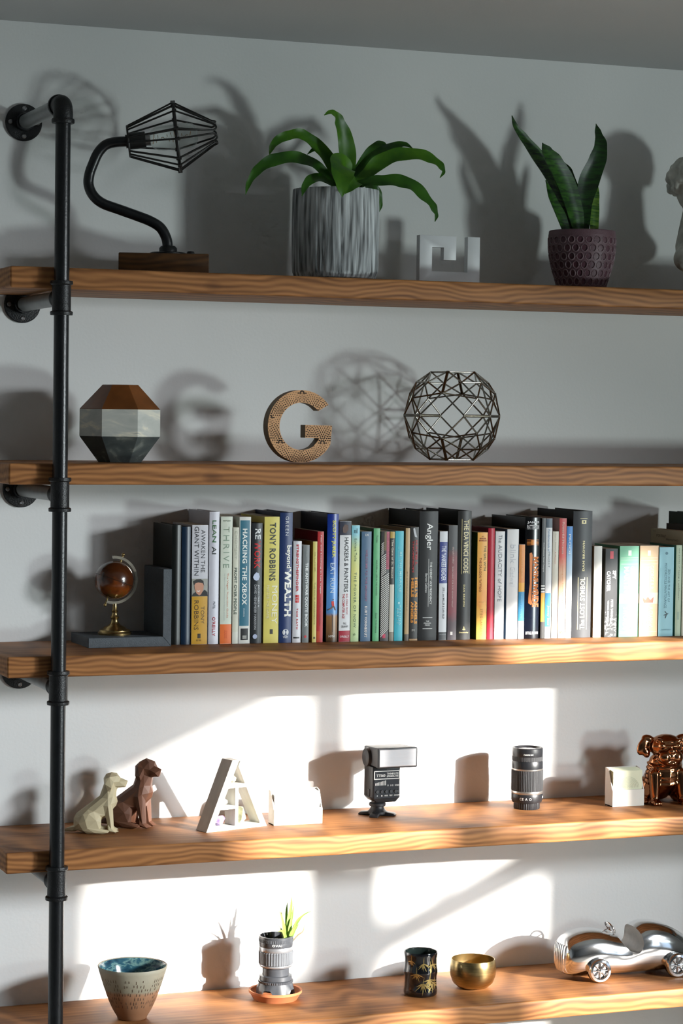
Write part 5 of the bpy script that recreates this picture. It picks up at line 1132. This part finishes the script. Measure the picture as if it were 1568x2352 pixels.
# ---- terracotta saucer and lens planter
sb = atz(650, 2306, Z4); sb = Vector((sb.x, sb.y + .045, Z4)); q5 = 1 / 4.9 / 1268
sau = MB().lathe([(.0005, .004), (318 * q5 * .80, .004), (318 * q5 * .90, .007), (318 * q5 * .93, .0175), (318 * q5, .0185), (318 * q5, .0135), (318 * q5 * .965, .0125), (318 * q5 * .82, 0), (.0005, 0)], 72, cap=False).build('plant_saucer', mat('terracotta', (.50, .17, .065), .75, var=.12, scale=30.), None, 50, loc=sb)
tag(sau, 'round terracotta saucer under the lens-shaped planter', 'saucer')
pl_ = thing('lens_planter', 'planter shaped like a camera lens with a spiky air plant', 'planter', (sb.x, sb.y, Z4 + .0041))
Zp = Z4 + .0041
pzz = lambda c: aty(650, 2040 + c / 4.9, sb.y).z - Zp
DG = mat('grey_lens_plastic', (.05, .054, .062), .32, var=.1, scale=90.); LG = mat('silver_lens_plastic', (.32, .33, .35), .3, metal=.6)
def petal(a, z, k): return 1
z0h, z1h = 0.0, pzz(1045); nA = 160; vs = []; fs = []
for i in range(nA):
    a_ = 2 * pi * i / nA + .35; lob = .5 + .5 * cos(4 * a_); zb_ = (z1h * .62) * (1 - min(1, max(0, (lob - .12) / .5)))
    for rr, z in ((232 * q5, zb_), (212 * q5, z1h - .006), (200 * q5, z1h), (190 * q5, z1h), (205 * q5, z1h - .008), (226 * q5, zb_)): vs.append((rr * cos(a_), rr * sin(a_), z))
for i in range(nA):
    j = (i + 1) % nA
    for k in range(6):
        l = (k + 1) % 6; fs.append((i * 6 + k, j * 6 + k, j * 6 + l, i * 6 + l))
MB().add(vs, fs).build('petal_hood', DG, pl_, 40)
MB().lathe([(190 * q5, z1h), (205 * q5, z1h), (208 * q5, pzz(1020)), (190 * q5, pzz(1015))], 120, rmod=ribs(50, .012), cap=False).build('ribbed_collar', DG, pl_, 25)
MB().lathe([(190 * q5, pzz(1015)), (196 * q5, pzz(1010)), (192 * q5, pzz(965)), (160 * q5, pzz(958)), (160 * q5, pzz(880)), (172 * q5, pzz(872))], 72, cap=False).build('waist', DG, pl_, 40)
MB().lathe([(172 * q5, pzz(872)), (190 * q5, pzz(866)), (198 * q5, pzz(848)), (192 * q5, pzz(838))], 72, cap=False).build('lower_ring', LG, pl_, 40)
MB().lathe([(192 * q5, pzz(838)), (204 * q5, pzz(830)), (206 * q5, pzz(700)), (198 * q5, pzz(690))], 240, rmod=ribs(40, .012), cap=False).build('grip_ring', mat('mid_grey_grip', (.11, .118, .13), .35), pl_, 25)
MB().lathe([(198 * q5, pzz(690)), (202 * q5, pzz(685)), (200 * q5, pzz(645)), (198 * q5, pzz(640))], 72, cap=False).build('silver_band', LG, pl_, 40)
MB().lathe([(198 * q5, pzz(640)), (201 * q5, pzz(636)), (203 * q5, pzz(590)), (203 * q5, pzz(524)), (190 * q5, pzz(522)), (186 * q5, pzz(600)), (.0005, pzz(605))], 72, cap=False).build('top_barrel', DG, pl_, 40)
MB().lathe([(204 * q5, pzz(585)), (206 * q5, pzz(583)), (206 * q5, pzz(552)), (204 * q5, pzz(550))], 240, rmod=ribs(60, .008), cap=False).build('fine_grip', DG, pl_, 25)
text('OVAI', pl_, INKW, (.004, 0, pzz(603)), (1, 0, 0), (0, 0, 1), .019, .0042, 'barrel_lettering', .01, 1.1, cyl_fit(203 * q5))
AIR = leaf_mat('air_plant_green', '#6f9a3a', '#a8c866', .5, .3); AIR2 = leaf_mat('air_plant_dry', '#8f8466', '#b8ad8c', .6, .2)
def al(pts, ws, m=AIR): leaf('leaf', [aty(540 + x / 4.9, 2040 + y / 4.9, sb.y + dy) for x, y, dy in pts], [w2 * q5 for w2 in ws], (0, -1, .2), m, pl_, Vector((sb.x, sb.y, Zp)), .3, 0, 6, .0006)
al([(585, 600, 0), (590, 460, 0), (605, 320, 0), (628, 200, 0), (634, 95, 0)], [34, 60, 48, 30, 3])
al([(575, 600, .004), (578, 420, .004), (575, 280, .006), (588, 150, .008)], [30, 44, 30, 3])
al([(600, 600, -.006), (615, 450, -.01), (635, 330, -.012), (660, 170, -.014)], [30, 48, 28, 3])
al([(560, 600, -.004), (548, 450, -.008), (520, 320, -.012), (495, 250, -.014)], [26, 44, 26, 3], AIR)
al([(565, 600, .006), (545, 440, .01), (525, 330, .012), (515, 235, .014)], [24, 34, 20, 3], AIR2)
al([(620, 600, -.004), (655, 470, -.01), (700, 370, -.016), (770, 300, -.02), (852, 258, -.024)], [28, 52, 40, 16, 2])
al([(610, 600, -.008), (640, 520, -.016), (680, 450, -.02), (720, 395, -.024)], [24, 40, 26, 2])
al([(550, 600, -.004), (520, 480, -.012), (470, 410, -.018), (395, 362, -.022)], [20, 30, 16, 2], AIR2)
al([(570, 600, -.01), (545, 500, -.02), (515, 480, -.024), (480, 490, -.028)], [26, 38, 24, 3])
al([(580, 600, -.01), (550, 500, -.016), (535, 430, -.018)], [30, 38, 4])
al([(640, 600, .0), (700, 530, -.012), (760, 485, -.018), (778, 410, -.02)], [18, 20, 14, 2], AIR2)

# ---- black cup with gold bamboo
cu = atz(965, 2283, Z4); q6 = 1 / 4.356 / 1262
cup = thing('bamboo_cup', 'glossy black cup shaped like bamboo with gold leaf painting', 'cup', (cu.x, cu.y, Z4))
cz2 = lambda c: aty(965, 2080 + c / 4.356, cu.y).z - aty(965, 2080 + 918 / 4.356, cu.y).z
GLZ = mat('black_glaze', (.008, .008, .010), .1, var=.2, coat=.6, spec=.6); RC = 181 * q6
cprof = [(.0005, 0), (RC * .93, 0), (RC * .99, cz2(905)), (RC * 1.0, cz2(870)), (RC * .965, cz2(840)), (RC * .95, cz2(780)), (RC * .96, cz2(725)), (RC * 1.01, cz2(690)), (RC * 1.015, cz2(672)), (RC * .97, cz2(645)), (RC * .95, cz2(600)), (RC * .955, cz2(550)), (RC * .985, cz2(520)), (RC * .995, cz2(498)), (RC * .975, cz2(486)), (RC * .92, cz2(490))]
MB().lathe(cprof, 96, cap=False).build('outer_wall', GLZ, cup, 60)
MB().lathe([(RC * .92, cz2(490)), (RC * .88, cz2(530)), (RC * .87, .006), (.0005, .005)], 72, cap=False).build('inner_wall', mat('dark_green_black_glaze', (.03, .045, .04), .12), cup, 60)
def cr(z):
    for (ra, za), (rb, zb2) in zip(cprof, cprof[1:]):
        if za <= z <= zb2: return ra + (rb - ra) * (z - za) / max(zb2 - za, 1e-6)
    return RC
def cupp(c_x, c_y):
    z = cz2(c_y); a = -pi / 2 - .40 + math.asin(max(-.97, min(.97, (c_x - 543) / 181))); r3 = cr(z) + .0004; return Vector((r3 * cos(a), r3 * sin(a), z))
gd = mat('gold_paint', (.55, .40, .14), .35, metal=.6, var=.2, scale=90.)
rg = random.Random(9)
def bleaf(x0, y0, x1, y1, w2):
    m = MB(); n_ = 8; vs = []; d_ = Vector((x1 - x0, y1 - y0)); nrm = Vector((-d_.y, d_.x)).normalized()
    for i in range(n_ + 1):
        t_ = i / n_; wi = w2 * sin(pi * min(1, t_ * .9 + .1)) ** .8 * (1 - t_ * .5) + .4
        for sg in (-1, 1): vs.append(cupp(x0 + d_.x * t_ + nrm.x * wi * sg, min(905, y0 + d_.y * t_ + nrm.y * wi * sg)))
    m.add(vs, [(2 * i, 2 * i + 1, 2 * i + 3, 2 * i + 2) for i in range(n_)]); m.build('gold_leaf', gd, cup, 0, fixn=False)
for (cx_, cy_, sc2, n_) in ((575, 600, 75, 7), (672, 610, 70, 6), (500, 700, 70, 7), (440, 580, 50, 5), (570, 800, 95, 8), (640, 760, 100, 8), (690, 800, 90, 6)):
    for i in range(n_):
        a_ = radians(25 + 130 * i / max(1, n_ - 1) + rg.uniform(-9, 9)); L_ = sc2 * rg.uniform(.8, 1.25)
        bleaf(cx_ + rg.uniform(-8, 8), cy_ - 20, cx_ + cos(a_) * L_, cy_ - 20 + sin(a_) * L_, rg.uniform(5, 8))
    bleaf(cx_, cy_ - 20, cx_ + rg.uniform(-15, 25), cy_ - 85, 4)
bleaf(650, 560, 640, 870, 5)

# ---- brass bowl
br = atz(1085, 2268, Z4)
bw = thing('brass_bowl', 'small brushed brass bowl with rounded sides beside the bamboo cup', 'bowl', (br.x, br.y, Z4))
bz = lambda c: max(0, aty(1085, 2080 + c / 4.356, br.y).z - aty(1085, 2080 + 845 / 4.356, br.y).z)
RBW = 253 * q6
BRS = mat('brushed_brass', (.50, .37, .17), .28, metal=1., var=.15, scale=30., stretch=(1, 1, 12)); BRI = mat('inner_brass', (.58, .42, .18), .35, metal=1., var=.12, scale=30.)
MB().lathe([(.0005, 0), (RBW * .40, 0), (RBW * .66, .003), (RBW * .86, .0115), (RBW * .97, .025), (RBW, .036), (RBW * .985, .047), (RBW * .945, .0565), (RBW * .93, .058), (RBW * .905, .0575)], 96, cap=False).build('outer_wall', BRS, bw, 60)
MB().lathe([(RBW * .905, .0575), (RBW * .95, .046), (RBW * .965, .036), (RBW * .93, .024), (RBW * .80, .012), (RBW * .5, .005), (.0005, .004)], 96, cap=False).build('inner_wall', BRI, bw, 60)

# ---- polished metal streamlined car
c1 = atz(1374, 2256, Z4); c2 = atz(1552, 2243, Z4)
car = thing('model_car', 'polished silver streamlined open racing car model', 'model car', (c1.x, c1.y, Z4), math.atan2(c2.y - c1.y, c2.x - c1.x))
CHR = mat('polished_aluminium', (.80, .80, .81), .10, metal=1., var=.04, scale=12., bump=.04, bscale=30.)
wb = (c2 - c1).length; q7 = 1 / 4.26 / 1238
# stations: x along the car from the front wheel, half width, bottom, top (metres)
ct = lambda c: (730 - c) * q7
ST = [(-.0670, .006, .028, .050), (-.0660, .018, .021, .062), (-.0625, .030, .015, .074), (-.056, .039, .011, .0835), (-.045, .0445, .0085, .0905), (-.030, .047, .0075, .0955), (-.010, .048, .007, .0985), (.012, .048, .007, .0975), (.03, .0475, .007, .0935), (.048, .047, .007, .088), (.065, .047, .007, .0855), (.08, .047, .007, .090), (.093, .047, .007, .099), (.108, .047, .007, .1065), (.125, .047, .007, .1085), (.145, .0465, .007, .106), (.17, .045, .0075, .098), (.195, .041, .009, .084), (.215, .034, .012, .067), (.230, .021, .017, .050), (.236, .006, .024, .038)]
YC = .047
vs = []; fs = []; NS = 40
def sec(x, hw2, zb2, zt2, i):
    a = 2 * pi * i / NS; e_ = .72; ca, sa = cos(a), sin(a)
    return (x, YC + hw2 * math.copysign(abs(ca) ** e_, ca), (zb2 + zt2) / 2 + (zt2 - zb2) / 2 * math.copysign(abs(sa) ** (e_ + .12), sa))
P2 = smooth_path([Vector((s_[0], s_[1], s_[2])) for s_ in ST], 4); T2 = smooth_path([Vector((s_[0], s_[3], 0)) for s_ in ST], 4)
for p, t2 in zip(P2, T2):
    for i in range(NS): vs.append(sec(p.x, max(p.y, .002), p.z, t2.y, i))
nst = len(P2)
for k in range(nst - 1):
    for i in range(NS):
        j = (i + 1) % NS; fs.append((k * NS + i, k * NS + j, (k + 1) * NS + j, (k + 1) * NS + i))
fs += [tuple(reversed(range(NS))), tuple((nst - 1) * NS + i for i in range(NS))]
src = MB().add(vs, fs)
cut = MB()
def ck(c_x, c_y): return ((c_x - 735) / 4.26 / 1215 , (730 - c_y) / 4.26 / 1238 )
# cockpit: a scoop cut through the sides between windscreen and headrest
scp = smooth_path([Vector(p) for p in ((.045, 0, .125), (.050, 0, .086), (.062, 0, .066), (.077, 0, .054), (.090, 0, .053), (.099, 0, .066), (.099, 0, .082), (.092, 0, .104), (.086, 0, .125))], 5)
cut.prism([(p.x, p.z) for p in scp], YC - .08, YC + .08)
o_ = bpy.data.objects.new('source', src.mesh('source', 0)); COL.objects.link(o_)
c_o = bpy.data.objects.new('cutter', cut.mesh('cutter', 0)); COL.objects.link(c_o)
md = o_.modifiers.new('cut', 'BOOLEAN'); md.operation = 'DIFFERENCE'; md.object = c_o; md.solver = 'EXACT'
dg = bpy.context.evaluated_depsgraph_get(); me = bpy.data.meshes.new_from_object(o_.evaluated_get(dg)); me.name = 'car_body'
bpy.data.objects.remove(o_); bpy.data.objects.remove(c_o); me.materials.clear()
me.polygons.foreach_set('use_smooth', [True] * len(me.polygons)); me.set_sharp_from_angle(angle=radians(40))
me.materials.append(CHR); me.materials.append(mat('satin_cast_aluminium', (.42, .42, .41), .5, metal=.6, var=.1, scale=60.))
for p in me.polygons:
    if abs(p.normal.y) < .02 and .04 < p.center.x < .104 and p.center.z > .05:
        c_ = p.center; d_ = min(abs((Vector((c_.x, 0, c_.z)) - a_).cross((b_ - a_).normalized()).length) if 0 <= (Vector((c_.x, 0, c_.z)) - a_).dot(b_ - a_) <= (b_ - a_).length_squared else 9 for a_, b_ in zip(scp, scp[1:]))
        if d_ < .0004: p.material_index = 1
link('car_body', me, None, car)
WH = .0245
for x in (0, wb):
    for y, sg in ((-.003, -1), (2 * YC + .003, 1)):
        m = MB(); m.M = Matrix.Translation((x, y, WH)) @ Matrix.Rotation(pi / 2 * (1 if sg < 0 else -1), 4, 'X')
        m.lathe([(.0005, -.012), (WH * .86, -.012), (WH * .97, -.008), (WH, -.002), (WH * .98, .004), (WH * .90, .0075), (WH * .72, .0080), (WH * .64, .0055), (WH * .60, .001), (.0005, .001)], 48, cap=False)
        wo = m.build('wheel', CHR, car, 45)
        h2 = MB(); h2.M = m.M; h2.lathe([(.0005, .0075), (WH * .13, .0072), (WH * .18, .004), (WH * .2, .001)], 20, cap=False); h2.build('hub', CHR, wo, 50)
        for k_ in range(8):
            a_ = 2 * pi * k_ / 8; s3 = MB(); s3.M = m.M; s3.cyl((WH * .12 * cos(a_), WH * .12 * sin(a_), .004), (WH * .63 * cos(a_), WH * .63 * sin(a_), .0035), .0014, .0012, 8); s3.build('spoke', CHR, wo, 50)
# grille slats on the nose
for i in range(7):
    y_ = -.024 + .008 * i; xs = -.0672 + (abs(y_) / .047) ** 2 * .030
    pts_ = []
    for k_ in range(9):
        f2 = k_ / 8; z_ = .018 + .054 * f2; xx = -.069
        while xx < -.03:                    # walk in to the nose surface
            i0 = next((i for i in range(len(ST) - 1) if ST[i][0] <= xx <= ST[i + 1][0]), None)
            if i0 is not None:
                A_, B_ = ST[i0], ST[i0 + 1]; ff = (xx - A_[0]) / (B_[0] - A_[0]); hw3, zb3, zt3 = (A_[j] + (B_[j] - A_[j]) * ff for j in (1, 2, 3))
                if (abs(y_) / hw3) ** 2.6 + (abs(z_ - (zb3 + zt3) / 2) / ((zt3 - zb3) / 2)) ** 2.4 <= 1: break
            xx += .0002
        pts_.append((xx - .0003, YC + y_, z_))
    MB().tube(smooth_path(pts_, 2), .0016, 8).build('grille_slat', CHR, car, 60)
# small windscreen ring and cockpit floor
m = MB(); m.M = Matrix.Translation((.046, YC, .098)) @ Matrix.Rotation(radians(58), 4, 'Y')
m.tube([(.013 * cos(2 * pi * i / 28), .017 * sin(2 * pi * i / 28), 0) for i in range(28)], .0021, 8, True); m.cyl((-.002, 0, -.016), (0, 0, 0), .0018, .0018, 8); m.cyl((0, -.017, 0), (0, .017, 0), .0014, .0014, 8); m.build('steering_wheel', CHR, car, 60)
